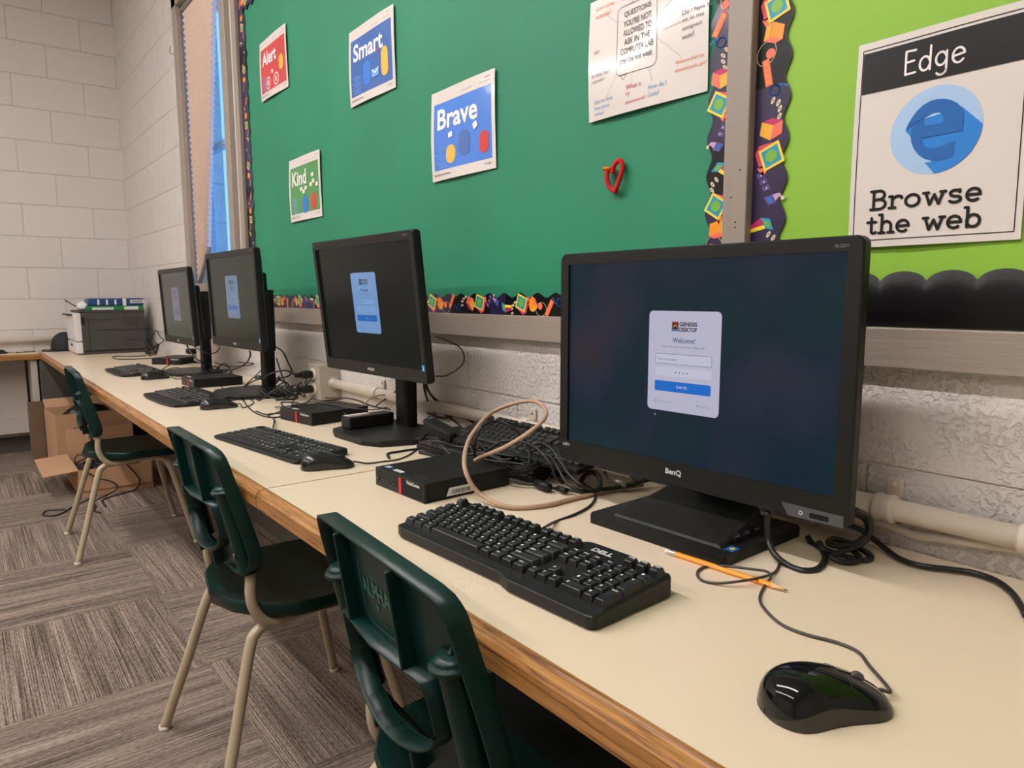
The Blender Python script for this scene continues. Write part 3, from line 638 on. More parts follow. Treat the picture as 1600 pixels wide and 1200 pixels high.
# ------------------------------------------------------------------ electronics
def rrpts(w, h, r, n=5, cx=0, cy=0):
    P = []
    for sx, sy, a in ((1, -1, -90), (1, 1, 0), (-1, 1, 90), (-1, -1, 180)):
        for k in range(n+1):
            A = math.radians(a+90*k/n); P.append((cx+sx*(w/2-r)+r*math.cos(A), cy+sy*(h/2-r)+r*math.sin(A)))
    return P
def login_card(A, s, dim, h0):
    """login window on a screen; s selects colours by how the panel looks at that angle"""
    g = lambda k: M['scr_%s_%s' % (s, k)]
    A.rrect(-.070, -.0715, .070, .0932, .008, g('card'), h0)
    A.rrect(-.055, .0065, .055, .0235, .003, g('line'), h0+1); A.rrect(-.0543, .0072, .0543, .0228, .0026, g('card2'), h0+2)
    A.rrect(-.0545, -.0135, .0545, .0012, .002, g('card2'), h0+1)
    for q in range(4): A.disc(-.0131+.00735*q, -.0066, .0011, .0011, g('ink'), h0+2, n=10)
    A.rrect(-.0555, -.0389, .0545, -.0218, .003, g('btn'), h0+1); A.text('Log in', -.0105, -.0338, .0090, -.0268, g('card2'), h0+2, .02)
    A.rrect(-.0233, .0605, -.0098, .0762, .0015, g('logo_red'), h0+1); A.rect(-.0215, .064, -.0112, .0735, g('ink'), h0+2); A.arc(-.0163, .0665, .0033, .0042, .0012, g('logo_yellow'), h0+3, 0, 180, 8); A.rect(-.0233, .0605, -.0098, .0635, g('logo_blue'), h0+3)
    A.text('GENESIS', -.0085, .0688, .0256, .0757, g('ink'), h0+1, .035); A.text('DESKTOP', -.0085, .0602, .0256, .0671, g('ink'), h0+1, .035)
    A.text('Welcome!', -.0212, .0418, .0223, .0502, g('welcome'), h0+1, .01)
    A.text('Enter your first name and 4-digit code', -.0412, .0328, .0412, .0372, g('soft'), h0+1); A.text('Your first name', -.0498, .0122, -.0117, .0166, g('soft'), h0+3)
    A.rrect(-.0548, -.0585, -.0508, -.0545, .0006, g('soft'), h0+1); A.rect(-.054, -.0577, -.0516, -.0553, g('card'), h0+2)
    A.text('Change school', -.0478, -.0585, -.0190, -.0548, g('faint'), h0+1); A.disc(.0312, -.0566, .0012, .0018, g('soft'), h0+1, n=8); A.text('Staff Exit', .0358, -.0586, .0525, -.0548, g('faint'), h0+1)
    A.poly([(-.0545, -.0770), (-.0545, -.0815), (-.0533, -.0806), (-.0522, -.0801)], g('card'), h0)
def screen_set(s, card, card2, ink, btn, soft, faint, k=1.0):
    for nme, c in dict(card=card, card2=card2, ink=ink, btn=btn, soft=soft, faint=faint, line=soft, welcome=ink if s != 'near' else (52, 62, 120), logo_red=(150, 70, 55) if s == 'near' else ink, logo_yellow=(200, 170, 90) if s == 'near' else card, logo_blue=(50, 110, 150) if s == 'near' else ink).items():
        glow('scr_%s_%s' % (s, nme), c, k)
screen_set('near', (176, 174, 196), (186, 184, 206), (30, 30, 38), (10, 100, 190), (98, 96, 118), (140, 138, 158))
screen_set('mid', (104, 143, 192), (110, 150, 200), (38, 48, 66), (14, 92, 172), (76, 106, 150), (94, 130, 178))
screen_set('third', (84, 110, 138), (90, 116, 146), (44, 54, 62), (18, 80, 152), (70, 92, 118), (77, 100, 128))
screen_set('last', (84, 85, 104), (86, 87, 106), (72, 73, 88), (58, 66, 102), (79, 80, 97), (81, 82, 99))
def wallpaper(name, base, tint=True, k=1.0):
    m = mat(name, (3, 3, 3), .2, emit=base, es=k, spec=.14); N, L, b = nt(m)
    if tint:
        tc = node(m, 'ShaderNodeTexCoord'); n = node(m, 'ShaderNodeTexNoise', Scale=4.5, Detail=1.5); L.new(tc.outputs['Object'], n.inputs['Vector'])
        r = node(m, 'ShaderNodeValToRGB'); L.new(n.outputs[0], r.inputs[0]); el = r.color_ramp.elements
        el[0].position = .30; el[0].color = (.008, .020, .012, 1); el[1].position = .72; el[1].color = (.034, .024, .028, 1)
        for p, c in ((.40, (.008, .024, .031, 1)), (.5, (.010, .020, .032, 1)), (.6, (.019, .024, .040, 1))): e = el.new(p); e.color = c
        L.new(r.outputs[0], b.inputs['Emission Color'])
    return m
def monitor(label, base, pose, W_, H_, mar, skey, wall, style):
    cx, cy, cz, yaw, tilt = pose
    t = thing('monitor', label, 'monitor', (base[0], base[1], DZ))
    r = Vector((math.cos(yaw), math.sin(yaw), 0)); n0 = Vector((math.sin(yaw), -math.cos(yaw), 0)); up = EZ*math.cos(tilt)-n0*math.sin(tilt); nn = r.cross(up)
    X = Matrix.Translation((cx, cy, cz)) @ Matrix((r, up, nn)).transposed().to_4x4()
    big = style == 'large'; R_ = .012 if big else .005; bz = 'bezel_plastic'
    l, rr, tp, bt = mar
    out = rrpts(W_, H_, R_); mid = rrpts(W_-.004, H_-.004, R_); inn = rrpts(W_-l-rr, H_-tp-bt, .0008, 5, (l-rr)/2, (bt-tp)/2)
    b = MB(); L3 = lambda P, z: [Vector((p[0], p[1], z)) for p in P]
    b.grid([L3(out, -.018), L3(out, -.003), L3(mid, 0), L3(inn, 0), L3(inn, -.0075)], bz, False, X, True)
    b.build('bezel', t, world=True)
    b = MB(); bk = rrpts(W_-.006, H_-.006, R_); bk2 = rrpts(W_-.05, H_-.05, .02); bk3 = rrpts(W_*.6, H_*.6, .02)
    b.grid([L3(bk, -.012), L3(bk, -.024), L3(bk2, -.036), L3(bk3, -.046 if not big else -.058)], 'black_plastic', False, X, True); b.add(L3(bk3, -.046 if not big else -.058)[::-1], [tuple(range(len(bk3)))], 'black_plastic', X=X); b.add(L3(bk, -.012), [tuple(range(len(bk)))], 'black_plastic', X=X)
    b.build('back_cover', t, world=True)
    fn = lambda u, v, h: X @ Vector((u, v, -.006+h))
    A = Art(fn, .0002); A.rect(-W_/2+l-.001, -H_/2+bt-.001, W_/2-rr+.001, H_/2-tp+.001, wall, 0); sc = A.build('screen', t, world=True)
    A = Art(fn, .0002); login_card(A, skey, 1, 2); tag(A.build('login_window', sc, world=True), 'pale login window with a blue button')
    fb = lambda u, v, h: X @ Vector((u, v, .0003+h))
    A = Art(fb, .0002)
    if big:
        A.text('BenQ', -.0240, -.1765, .0078, -.1655, 'silver_print', 1, .03); A.build('brand_lettering', t, world=True); A = Art(fb, .0002); A.text('BL2201', .2420, .1800, .2600, .1842, 'ink_grey', 1, .01); A.build('model_lettering', t, world=True); A = Art(fb, .0002); A.text('LED', -.268, -.1655, -.251, -.1605, 'silver_print', 1, .02)
        A.build('panel_lettering', t, world=True)
        A = Art(fb, .0002); A.poly([(.183, -.1765), (.1945, -.1945), (.2735, -.1935), (.2735, -.1775)], 'grey_panel', 1); A.disc(.2133, -.1862, .0032, .0032, 'silver_print', 2, n=14); A.disc(.2133, -.1862, .0018, .0018, 'grey_panel', 3, n=12)
        A.rrect(.2262, -.1905, .2536, -.1832, .0015, 'bezel_gloss', 2); A.build('button_panel', t, world=True)
        A = Art(fb, .0002); A.poly([(-.036, -.1806), (-.031, -.1843), (.021, -.1843), (.026, -.1806)], 'hole', 1); A.build('chin_cutout', t, world=True)  # flat black patch painted for the dark indentation in the chin
    else:
        if skey == 'last': A.rrect(-.016, -.1785, .000, -.1645, .001, 'white_label', 1); tag(A.build('sticker', t, world=True), 'small white sticker')
        else: A.text('PHILIPS', -.0200, -.1748, .0165, -.1672, 'silver_print', 1, .03); A.build('brand_lettering', t, world=True)
        A = Art(fb, .0002); A.rrect(W_/2-.018, -.1555, W_/2-.0065, -.1400, .001, 'blue_label', 1); A.text('6', W_/2-.0145, -.153, W_/2-.0095, -.143, 'white_label', 2, .02); tag(A.build('sticker', t, world=True), 'small blue sticker at the screen corner')
        A = Art(fb, .0002)
        for q in range(5): A.rect(.190+.0165*q, -.1775, .196+.0165*q, -.1763, 'ink_grey', 1)
        A.rect(-W_/2+.006, H_/2-.012, -W_/2+.017, H_/2-.0095, 'ink_grey', 1); A.rect(W_/2-.045, H_/2-.012, W_/2-.025, H_/2-.0095, 'ink_grey', 1); A.build('button_marks', t, world=True)
    bx, by = base
    if big:
        Y = Matrix.Translation((bx, by, DZ)) @ Matrix.Rotation(.03, 4, 'Z')
        b = MB(); b.prism(rrpts(.272, .215, .008), 0, .017, 'black_plastic', Y, .003); b.build('base_plate', t, world=True)
        # raised wedge: low at the front, high towards the column
        b = MB(); lo = [(-.098, -.085), (.114, -.085), (.114, .10), (-.098, .10)]
        hi = [(-.094, -.083, .0205), (.109, -.083, .0205), (.106, .03, .052), (.04, .085, .062), (-.05, .085, .062), (-.080, .03, .050)]
        vs = [(p[0], p[1], .017) for p in ((-.098, -.086), (.114, -.086), (.114, .03), (.05, .092), (-.06, .092), (-.098, .03))]+hi
        b.add(vs, [(0, 1, 7, 6), (1, 2, 8, 7), (2, 3, 9, 8), (3, 4, 10, 9), (4, 5, 11, 10), (5, 0, 6, 11), (6, 7, 8, 9, 10, 11)], 'black_plastic', X=Y)
        w = b.build('base_wedge', t, world=True)
        b = MB()
        for q in range(3): b.box((.1135, -.045+.026*q, .026), (.004, .014, .007), 'hole', 0, X=Y); b.box((.1158, -.045+.026*q, .0275), (.0012, .010, .002), 'silver', 0, X=Y)
        b.build('port', w, world=True)
        fs_ = lambda u, v, h: Y @ Vector((u, v, .0173+h)); A = Art(fs_, .0002); A.rect(.117, -.086, .1335, -.064, 'sticker_blue', 1); A.disc(.1255, -.074, .004, .005, 't_yellow', 2, n=12); A.rect(.1222, -.0735, .125, -.071, 'ink_red', 3); A.rect(.126, -.0735, .129, -.071, 't_green', 3); tag(A.build('sticker', t, world=True), 'small blue sticker on the stand')
        b = MB(); b.box((.0, .075, .15), (.085, .035, .25), 'black_plastic', .006, X=Y); b.box((0, .045, .24), (.10, .05, .08), 'black_plastic', .008, X=Y); b.build('column', t, world=True)
    else:
        Y = Matrix.Translation((bx, by, DZ)) @ Matrix.Rotation(yaw+.02, 4, 'Z')
        b = MB(); P = [(-.165, -.02), (-.12, -.105), (-.07, -.125), (.08, -.125), (.135, -.10), (.168, -.02), (.168, .055), (.12, .12), (-.12, .12), (-.165, .055)]
        b.prism(P, .002, .016, 'bezel_plastic', Y, .004); b.build('base_plate', t, world=True)
        b = MB(); b.prism(rrpts(.064, .044, .014, 5, -.024, .082), .014, .30, 'black_plastic', Y); b.prism(rrpts(.070, .05, .014, 5, -.024, .084), .17, .415, 'bezel_plastic', Y, .004)
        b.build('column', t, world=True)
        b = MB(); b.box((0, -.035, -.056), (.40, .27, .036), 'black_plastic', .010, X=X); b.build('rear_housing', t, world=True)
        b = MB(); b.box((-.02, .0, -.086), (.11, .12, .03), 'black_plastic', .005, X=X); b.box((-.03, .01, -.112), (.075, .10, .03), 'black_plastic', .005, X=X); b.build('mount', t, world=True)
    return t
glow('dummy', (10, 10, 10))
monitor('largest nearest widescreen monitor on a wide black wedge stand', (5.577, -.178), (5.5722, -.2124, 1.0104, .032, .0055), .56, .39, (.0215, .022, .0205, .0405), 'near', wallpaper('screen_wallpaper', (30, 42, 54), True), 'large')
PM = (.019, .019, .0225, .034)
monitor('second nearest monitor, blue sticker on its corner, on a flat black base', (4.53, -.19), (4.5245, -.2455, 1.0987, .026, -.0969), .565, .376, PM, 'mid', wallpaper('screen_dark_near', (18, 23, 22), False), 'tall')
monitor('third monitor from the front, tall column and mount visible behind', (3.435, -.21), (3.4302, -.2684, 1.1156, .0275, -.0359), .565, .376, PM, 'third', wallpaper('screen_glare_mid', (36, 42, 35), False), 'tall')  # slanting reflection and off-angle glow put into the screen's emission
monitor('farthest monitor, white sticker in place of its brand mark', (2.446, -.19), (2.4418, -.2481, 1.0804, .0137, -.0443), .565, .376, PM, 'last', wallpaper('screen_glare_far', (58, 60, 54), False), 'tall')  # emission raised further for the reflection at this flatter angle

# mini computers
def mini_pc(label, loc, rz, detail=2, w=.186):
    d, h = .205, .0385; t = thing('mini_computer', label, 'computer', loc, rz)
    b = MB(); b.box((w/2, d/2+.004, h/2+.0015), (w, d-.008, h-.003), 'case_metal', .0015); b.box((w/2, d/2+.004, h*.62), (w+.0006, d-.01, .0012), 'hole'); b.build('case', t)
    b = MB(); b.box((w/2, .003, h/2), (w, .008, h), 'bezel_plastic', .0012)
    if detail > 1:
        for i in range(26):
            for j in range(9):
                u = .108+.0029*i; v = .0045+.0036*j
                if .7*w < u < .9*w and v > .027: continue
                b.box((u, -.0012, v), (.0018, .0006, .0022), 'hole')
        for j in range(4): b.box((.052, -.0012, .033-.0042*j), (.096-.004*j, .0006, .0012), 'hole')
    f = b.build('front_panel', t)
    b = MB(); b.box((.099 if detail > 0 else .095, -.0016, h*.48), (.0085, .0014, h*.84), 'red_stripe'); b.build('red_stripe', t)
    A = Art(plane_fn((0, -.0018, 0), (1, 0, 0), (0, 0, 1))); A.text('ThinkCentre', w*.66, .0270, w*.92, .0340, 'silver_print', 1, .03); A.build('brand_lettering', t)
    A = Art(plane_fn((0, 0, h), (1, 0, 0), (0, 1, 0))); A.rect(.014, .012, .030, .024, 'edge_pale', 1); tag(A.build('sticker', t), 'pale blue sticker')
    A = Art(plane_fn((0, 0, h), (1, 0, 0), (0, 1, 0))); A.rect(.050, .010, .082, .021, 'white_label', 1); A.rect(.053, .014, .078, .016, 'ink_grey', 2); tag(A.build('sticker', t), 'white label on the lid')
    A = Art(plane_fn((0, 0, h), (1, 0, 0), (0, 1, 0)))
    for q in range(3): A.rect(.122, .014+.007*q, .150+.01*(q % 2), .0155+.007*q, 'grey_panel', 1)
    A.build('lid_print', t)
    if detail > 1:
        b = MB(); b.lathe([(.0048, 0), (.0042, .0015)], 'hole', 16, Matrix.Translation((.013, -.001, .016)) @ Matrix.Rotation(math.pi/2, 4, 'X')); b.lathe([(.0014, 0), (.001, .001)], 'silver', 10, Matrix.Translation((.013, -.0026, .017)) @ Matrix.Rotation(math.pi/2, 4, 'X')); b.build('power_button', t)
        for x in (.032, .045):
            b = MB(); b.lathe([(.0026, 0), (.0026, .001)], 'grey_panel', 12, Matrix.Translation((x, -.001, .016)) @ Matrix.Rotation(math.pi/2, 4, 'X')); b.lathe([(.0014, 0), (.0014, .0005)], 'hole', 10, Matrix.Translation((x, -.0021, .016)) @ Matrix.Rotation(math.pi/2, 4, 'X')); b.build('audio_jack', t)
        b = MB(); b.box((.060, -.0014, .0155), (.008, .0008, .0028), 'hole'); b.build('port', t)
        b = MB(); b.box((.077, -.0014, .0155), (.0135, .0008, .006), 'hole'); b.box((.077, -.0019, .0168), (.0105, .0005, .0016), 'grey_panel'); b.build('port', t)
        A = Art(plane_fn((w, 0, 0), (0, 1, 0), (0, 0, 1))); A.poly([(.048, .006), (.112, .006), (.112, .022), (.055, .022)], 'white_label', 2)
        u = .060; rng = random.Random(4)
        while u < .106: g_ = rng.choice((.0008, .0014, .002)); A.rect(u, .009, u+g_, .0175, 'ink_black', 3); u += g_+rng.choice((.0009, .0014))
        tag(A.build('asset_label', t), 'white barcode label')
    return t
mini_pc('small black computer behind the nearest keyboard, barcode label on its side', (4.9904, -.4604, DZ), .029, 2)
mini_pc('small black computer beside the base of the second monitor', (4.083, -.3295, DZ), .158, 1)
mini_pc('small black computer left of the third monitor base', (2.917, -.3475, DZ), .028, 1)
mini_pc('small black computer under the farthest monitor', (1.80, -.245, DZ), .72, 1)
# adapter box on the second monitor's base
t = thing('power_adapter', 'black adapter box lying on the second monitor base', 'adapter', (4.447, -.205, DZ+.017), .1)
b = MB(); b.box((0, 0, .017), (.05, .148, .034), 'black_plastic', .004); b.build('body', t)
A = Art(plane_fn((0, 0, .0342), (1, 0, 0), (0, 1, 0))); A.rect(-.018, -.07, .014, .0, 'ink_grey', 1); A.rect(-.022, -.071, -.006, .008, 'paper', 2); A.build('label_plate', t)

# keyboards
KEYROWS = [
 (5.35, [('Esc', 0, 1)]+[('F%d' % (i+1), 2+i, 1) for i in range(4)]+[('F%d' % (i+5), 6.5+i, 1) for i in range(4)]+[('F%d' % (i+9), 11+i, 1) for i in range(4)]),
 (4, [(c, i, 1) for i, c in enumerate("`1234567890-=")]+[('Back', 13, 2), ('Ins', 15.25, 1), ('Home', 16.25, 1), ('PgUp', 17.25, 1), ('Num', 18.5, 1), ('/', 19.5, 1), ('*', 20.5, 1), ('-', 21.5, 1)]),
 (3, [('Tab', 0, 1.5)]+[(c, 1.5+i, 1) for i, c in enumerate("QWERTYUIOP[]")]+[('|', 13.5, 1.5), ('Del', 15.25, 1), ('End', 16.25, 1), ('PgDn', 17.25, 1), ('7', 18.5, 1), ('8', 19.5, 1), ('9', 20.5, 1), ('+', 21.5, 1, 2)]),
 (2, [('Caps', 0, 1.75)]+[(c, 1.75+i, 1) for i, c in enumerate("ASDFGHJKL;'")]+[('Enter', 12.75, 2.25), ('4', 18.5, 1), ('5', 19.5, 1), ('6', 20.5, 1)]),
 (1, [('Shift', 0, 2.25)]+[(c, 2.25+i, 1) for i, c in enumerate("ZXCVBNM,./")]+[('Shift', 12.25, 2.75), ('^', 16.25, 1), ('1', 18.5, 1), ('2', 19.5, 1), ('3', 20.5, 1), ('Enter', 21.5, 1, 2)]),
 (0, [('Ctrl', 0, 1.25), ('Win', 1.25, 1.25), ('Alt', 2.5, 1.25), ('', 3.75, 6.25), ('Alt', 10, 1.25), ('Win', 11.25, 1.25), ('Menu', 12.5, 1.25), ('Ctrl', 13.75, 1.25), ('<', 15.25, 1), ('v', 16.25, 1), ('>', 17.25, 1), ('0', 18.5, 2), ('.', 20.5, 1)])]
_keys = {}
def key_mesh(w, d, h, taper, leg, mstyle):
    k = (round(w, 4), round(d, 4), h, leg)
    if k in _keys: return _keys[k]
    b = MB(); tw, td = w-taper, d-taper; r = min(.0015, tw*.2)
    lo = rrpts(w, d, .0008, 2); m1 = rrpts(tw+.001, td+.001, r, 2, 0, taper*.12); hi = rrpts(tw-.0008, td-.0008, r, 2, 0, taper*.12)
    L3 = lambda P, z: [Vector((p[0], p[1], z)) for p in P]
    b.grid([L3(lo, 0), L3(m1, h-.0006), L3(hi, h)], mstyle, False, None, True)
    # dished top
    c = [Vector((p[0]*.5, (p[1]-taper*.12)*.5+taper*.12, h-.0006 if taper > .003 else h)) for p in hi]
    b.grid([L3(hi, h), c], mstyle, True, None, True); b.add(c, [tuple(range(len(c)))], mstyle)
    if leg:
        A = Art(lambda u, v, hh: Vector((u, v, h+.00015)), 0); L = len(leg); sl = 1.35 if taper < .003 else 1; hgt = (.0044 if L == 1 else .0030)*sl; wd = {1: .0029*sl}.get(L, min(.0021*L*sl, tw*.8))
        x0 = -tw/2+.0016; A.text(leg, x0, td/2-hgt-.0012+taper*.12, x0+wd, td/2-.0012+taper*.12, 'legend', 0, .03); b.add(A.v, A.f, 'legend')
    me_o = b.build('key'); me = me_o.data; D.objects.remove(me_o); _keys[k] = me; return me
def keyboard(label, loc, rz, w, d, kh, taper, style, singles=True, legends=True, tilt=0, group=None, lab2=None):
    t = thing('keyboard', label, 'keyboard', loc, rz, group)
    if tilt: t.rotation_euler = (tilt, 0, rz)
    u = (w-.010)/22.5; x0 = .005; y0 = {'classic': .017, 'slim': .014, 'wrist': .052, 'spare': .012}[style]; zf, zb = {'classic': (.019, .030), 'slim': (.009, .017), 'wrist': (.010, .024), 'spare': (.014, .022)}[style]
    ztop = lambda y: zf+(zb-zf)*max(0, min(1, (y-(0 if style != 'wrist' else .05))/d))
    if style == 'classic':
        O = [(0.004, .006), (.02, .001), (w*.60, .001), (w*.635, -.004), (w*.66, -.007), (w-.012, -.007), (w-.003, -.004), (w, .004), (w, d-.006), (w-.006, d), (w*.86, d), (w*.84, d+.010), (w*.82, d+.013), (w*.66, d+.013), (w*.645, d+.010), (w*.625, d), (.008, d), (0, d-.008)]
    elif style == 'slim': O = rrpts(w, d, .009, 4, w/2, d/2)
    elif style == 'wrist': O = [(.012, .012), (.05, .002), (w*.3, -.006), (w*.7, -.006), (w-.05, .002), (w-.012, .012), (w, .05), (w-.004, d-.02), (w-.03, d), (.03, d), (.004, d-.02), (0, .05)]
    else: O = rrpts(w, d, .006, 3, w/2, d/2)
    b = MB(); off = .003
    lo = [Vector((p[0]+(off if p[0] < w/2 else -off), p[1]+(off if p[1] < d/2 else -off), 0.0015)) for p in O]; mi_ = [Vector((p[0], p[1], min(.004, zf*.5))) for p in O]; hi = [Vector((p[0], p[1], ztop(p[1])-.0015)) for p in O]
    hi2 = [Vector((w/2+(p[0]-w/2)*.994, d/2+(p[1]-d/2)*.985, ztop(p[1]))) for p in O]
    b.grid([lo, mi_, hi, hi2], 'bezel_plastic' if style != 'slim' else 'black_plastic', False, None, True); b.add(hi2, [tuple(range(len(O)))], 'black_plastic'); b.add(lo[::-1], [tuple(range(len(O)))], 'black_plastic')
    b.build('body', t)
    allk = MB(); ks = .0006
    rows = KEYROWS if style == 'classic' else [(KEYROWS[0][0], KEYROWS[0][1]+[('PrtSc', 15.25, 1), ('ScrLk', 16.25, 1), ('Pause', 17.25, 1)]+([('', 18.5, 1), ('', 19.5, 1), ('', 20.5, 1), ('', 21.5, 1)] if style == 'slim' else []))]+KEYROWS[1:]
    if style == 'classic': rows = [(rows[0][0], rows[0][1]+[('PrtSc', 19.3, 1), ('ScrLk', 20.4, 1), ('Pause', 21.5, 1)])]+rows[1:]
    for ry, ks_ in rows:
        for kk in ks_:
            leg, kx, kw = kk[:3]; kd = kk[3] if len(kk) > 3 else 1
            ww, dd = kw*u-(.0008 if taper > .003 else .0022), kd*u-(.0008 if taper > .003 else .0022)
            cx = x0+(kx+kw/2)*u; cy = y0+(ry-(kd-1)+kd/2)*u; z = ztop(cy)-.0004
            me = key_mesh(ww, dd, kh+(.002 if ry > 5 and taper > .003 else 0), taper, leg if legends else '', 'key_plastic')
            if singles:
                ko = D.objects.new('key', me); COL.objects.link(ko); ko.parent = t; ko.location = (cx, cy, z); ko.rotation_euler = (math.atan2(zb-zf, d)+(.0 if taper < .003 else (.10 if ry > 4 else 0)), 0, 0)
            else:
                o_ = len(allk.v); allk.v += [tuple(v.co+Vector((cx, cy, z))) for v in me.vertices]
                for p in me.polygons: allk.f.append([o_+i for i in p.vertices]); allk.fm.append(allk.mi('key_plastic' if p.material_index == 0 else 'legend')); allk.fs.append(False)
    if not singles: allk.build('keys', t)
    if style == 'classic':
        a = math.atan2(zb-zf, d); A = Art(lambda p, q, hh: Vector((p, q, ztop(q)+.0004+hh)))
        A.text('DELL', w*.70, d-.014, w*.785, d-.003, 'silver_print', 1, .04); A.build('brand_lettering', t)
    if style == 'slim':
        A = Art(lambda p, q, hh: Vector((p, q, ztop(q)+.0003+hh))); A.text('DELL', w*.86, d-.010, w*.90, d-.0055, 'ink_grey', 1, .04); A.build('brand_lettering', t)
    return t
keyboard('nearest black keyboard with tall keys, in front of the largest monitor', (5.297, -.587, DZ), .050, .445, .147, .0095, .0062, 'classic')
keyboard('slim black keyboard with flat keys, left of the desk joint', (4.272, -.588, DZ), .131, .452, .145, .0028, .0018, 'slim')
keyboard('dark keyboard with a wrist rest, in front of the third monitor', (3.196, -.570, DZ), .046, .435, .205, .006, .005, 'wrist', singles=False, legends=False)
keyboard('farthest dark keyboard with a wrist rest', (1.977, -.522, DZ), .02, .46, .20, .006, .005, 'wrist', singles=False, legends=False)
keyboard('spare black keyboard lying flat under another by the wall', (4.745, -.222, DZ), .03, .445, .14, .0075, .005, 'spare', singles=False, legends=False)
keyboard('spare black keyboard propped on top of another by the wall', (4.86, -.198, DZ+.034), .03, .445, .13, .0075, .005, 'spare', singles=True, legends=False, tilt=.18)

# mice
def mouse(label, loc, rz, L=.122, Wd=.064, Hh=.042, shell='black_gloss', cable=None, wheel='grey_panel'):
    t = thing('mouse', label, 'mouse', loc, rz)
    def sec(s):
        w = Wd/2*(max(0, 1-(2*s-1)**4))**.5*(.97+.10*math.cos(2*math.pi*s)); h = Hh*(max(0, 1-abs(2*(s-.03)**.86-.84 if s > .03 else -.84)**2.4))**.62
        h = Hh*(math.sin(math.pi*min(1, max(0, s**.72*.985+.0075)))**.55)*(1-.30*s); return max(w, .001), max(h, .002)
    def ringp(s, a):
        w, h = sec(s); x = w*math.copysign(abs(math.cos(a))**.75, math.cos(a)); return Vector((x*(1+.06*(1-math.sin(a)) ) , (s-.5)*L, .0015+h*abs(math.sin(a))**.85))
    S = [.5-.5*math.cos(math.pi*i/22) for i in range(23)]
    lo, hi = [], []
    for s in S:
        cut = math.radians(9+19*s+5*math.sin(2*math.pi*s))
        lo.append([ringp(s, cut*k/5) for k in range(6)]); hi.append([ringp(s, cut+(math.pi-2*cut)*k/18) for k in range(19)])
    lo2 = [[Vector((-p.x, p.y, p.z)) for p in r] for r in lo]
    b = MB(); b.grid(hi, shell, True, flip=True); b.build('shell', t)
    b = MB(); b.grid(lo, 'dark_side', True, flip=True); b.grid(lo2, 'dark_side', True); b.build('side_skirt', t)
    b = MB(); b.tube([ringp(s, math.pi/2)+Vector((0, 0, .0001)) for s in (.60, .68, .76, .84, .92, .97)], .0007, 'hole', 5); b.tube([ringp(.60, a)+Vector((0, 0, .0001)) for a in (.75, 1.1, math.pi/2, 2.05, 2.4)], .0006, 'hole', 5); b.build('button_seam', t)
    p = ringp(.76, math.pi/2); b = MB(); b.lathe([(.008, -.003), (.0095, -.0015), (.0095, .0015), (.008, .003)], wheel, 18, Matrix.Translation((0, p.y, p.z-.005)) @ Matrix.Rotation(math.pi/2, 4, 'Y')); b.build('scroll_wheel', t)
    if cable:
        inv = Matrix.Rotation(-rz, 4, 'Z') @ Matrix.Translation(-Vector(loc)); nose = Vector((0, L/2-.002, .010))
        b = MB(); b.tube([nose, nose+Vector((0, .012, -.003))]+[inv @ Vector(q) for q in cable], .0019, 'cable_grey' if shell == 'black_gloss' else 'cable_black', 7); b.build('cable', t)
    return t
def gp(*P):
    R = [G(p[0], p[1], p[2] if len(p) > 2 else DZ+.0025) for p in P]
    for k, q in enumerate(R):          # behind the wall face: stop the same sight line at the wall
        if q.y > -.012: R[k] = Wp(P[k][0], P[k][1], -.012)
    return R
ang = math.atan2(.1142, .0566)-math.pi/2
mouse('glossy black mouse at the front right, nearest the camera', (5.984, -.503, DZ), ang+.02, .126, .070, .047, cable=gp((1358, 1040), (1340, 1018), (1305, 1003), (1262, 992), (1222, 976), (1195, 952), (1187, 935), (1194, 916), (1204, 902, .748), (1198, 893, .752), (1172, 889, .752), (1138, 885, .750), (1105, 885), (1090, 893), (1094, 905), (1115, 911), (1150, 909, .748), (1190, 902, .748), (1212, 893), (1217, 876), (1208, 861), (1198, 845, .748), (1190, 822, .756), (1184, 803, .766)))
mouse('black mouse beside the slim keyboard, left of the desk joint', (4.786, -.478, DZ), math.atan2(.1116, .043)-math.pi/2, .120, .064, .041, 'bezel_gloss', gp((575, 724), (600, 721), (625, 717), (645, 707), (658, 694), (662, 675), (668, 655), (680, 645)), 'hole')
mouse('black mouse in front of the third monitor keyboard', (3.722, -.416, DZ), math.atan2(.1266, .0117)-math.pi/2, .126, .066, .042, 'bezel_gloss', gp((380, 637), (396, 630), (391, 624), (372, 618), (352, 612), (344, 600)), 'hole')
mouse('black mouse beside the farthest wrist-rest keyboard', (2.604, -.392, DZ), math.atan2(.133, -.0245)-math.pi/2, .128, .066, .044, 'bezel_gloss', gp((275, 592), (300, 591), (318, 588), (335, 586)), 'hole')
mouse('dark mouse on the worktop at the far left wall', (.262, -.905, DZ), .25, .115, .062, .04, 'bezel_plastic', [(.27, -.80, .7425), (.20, -.76, .7425), (.15, -.70, .7425), (.20, -.685, .7425), (.24, -.72, .7425), (.20, -.80, .7425)], 'hole')

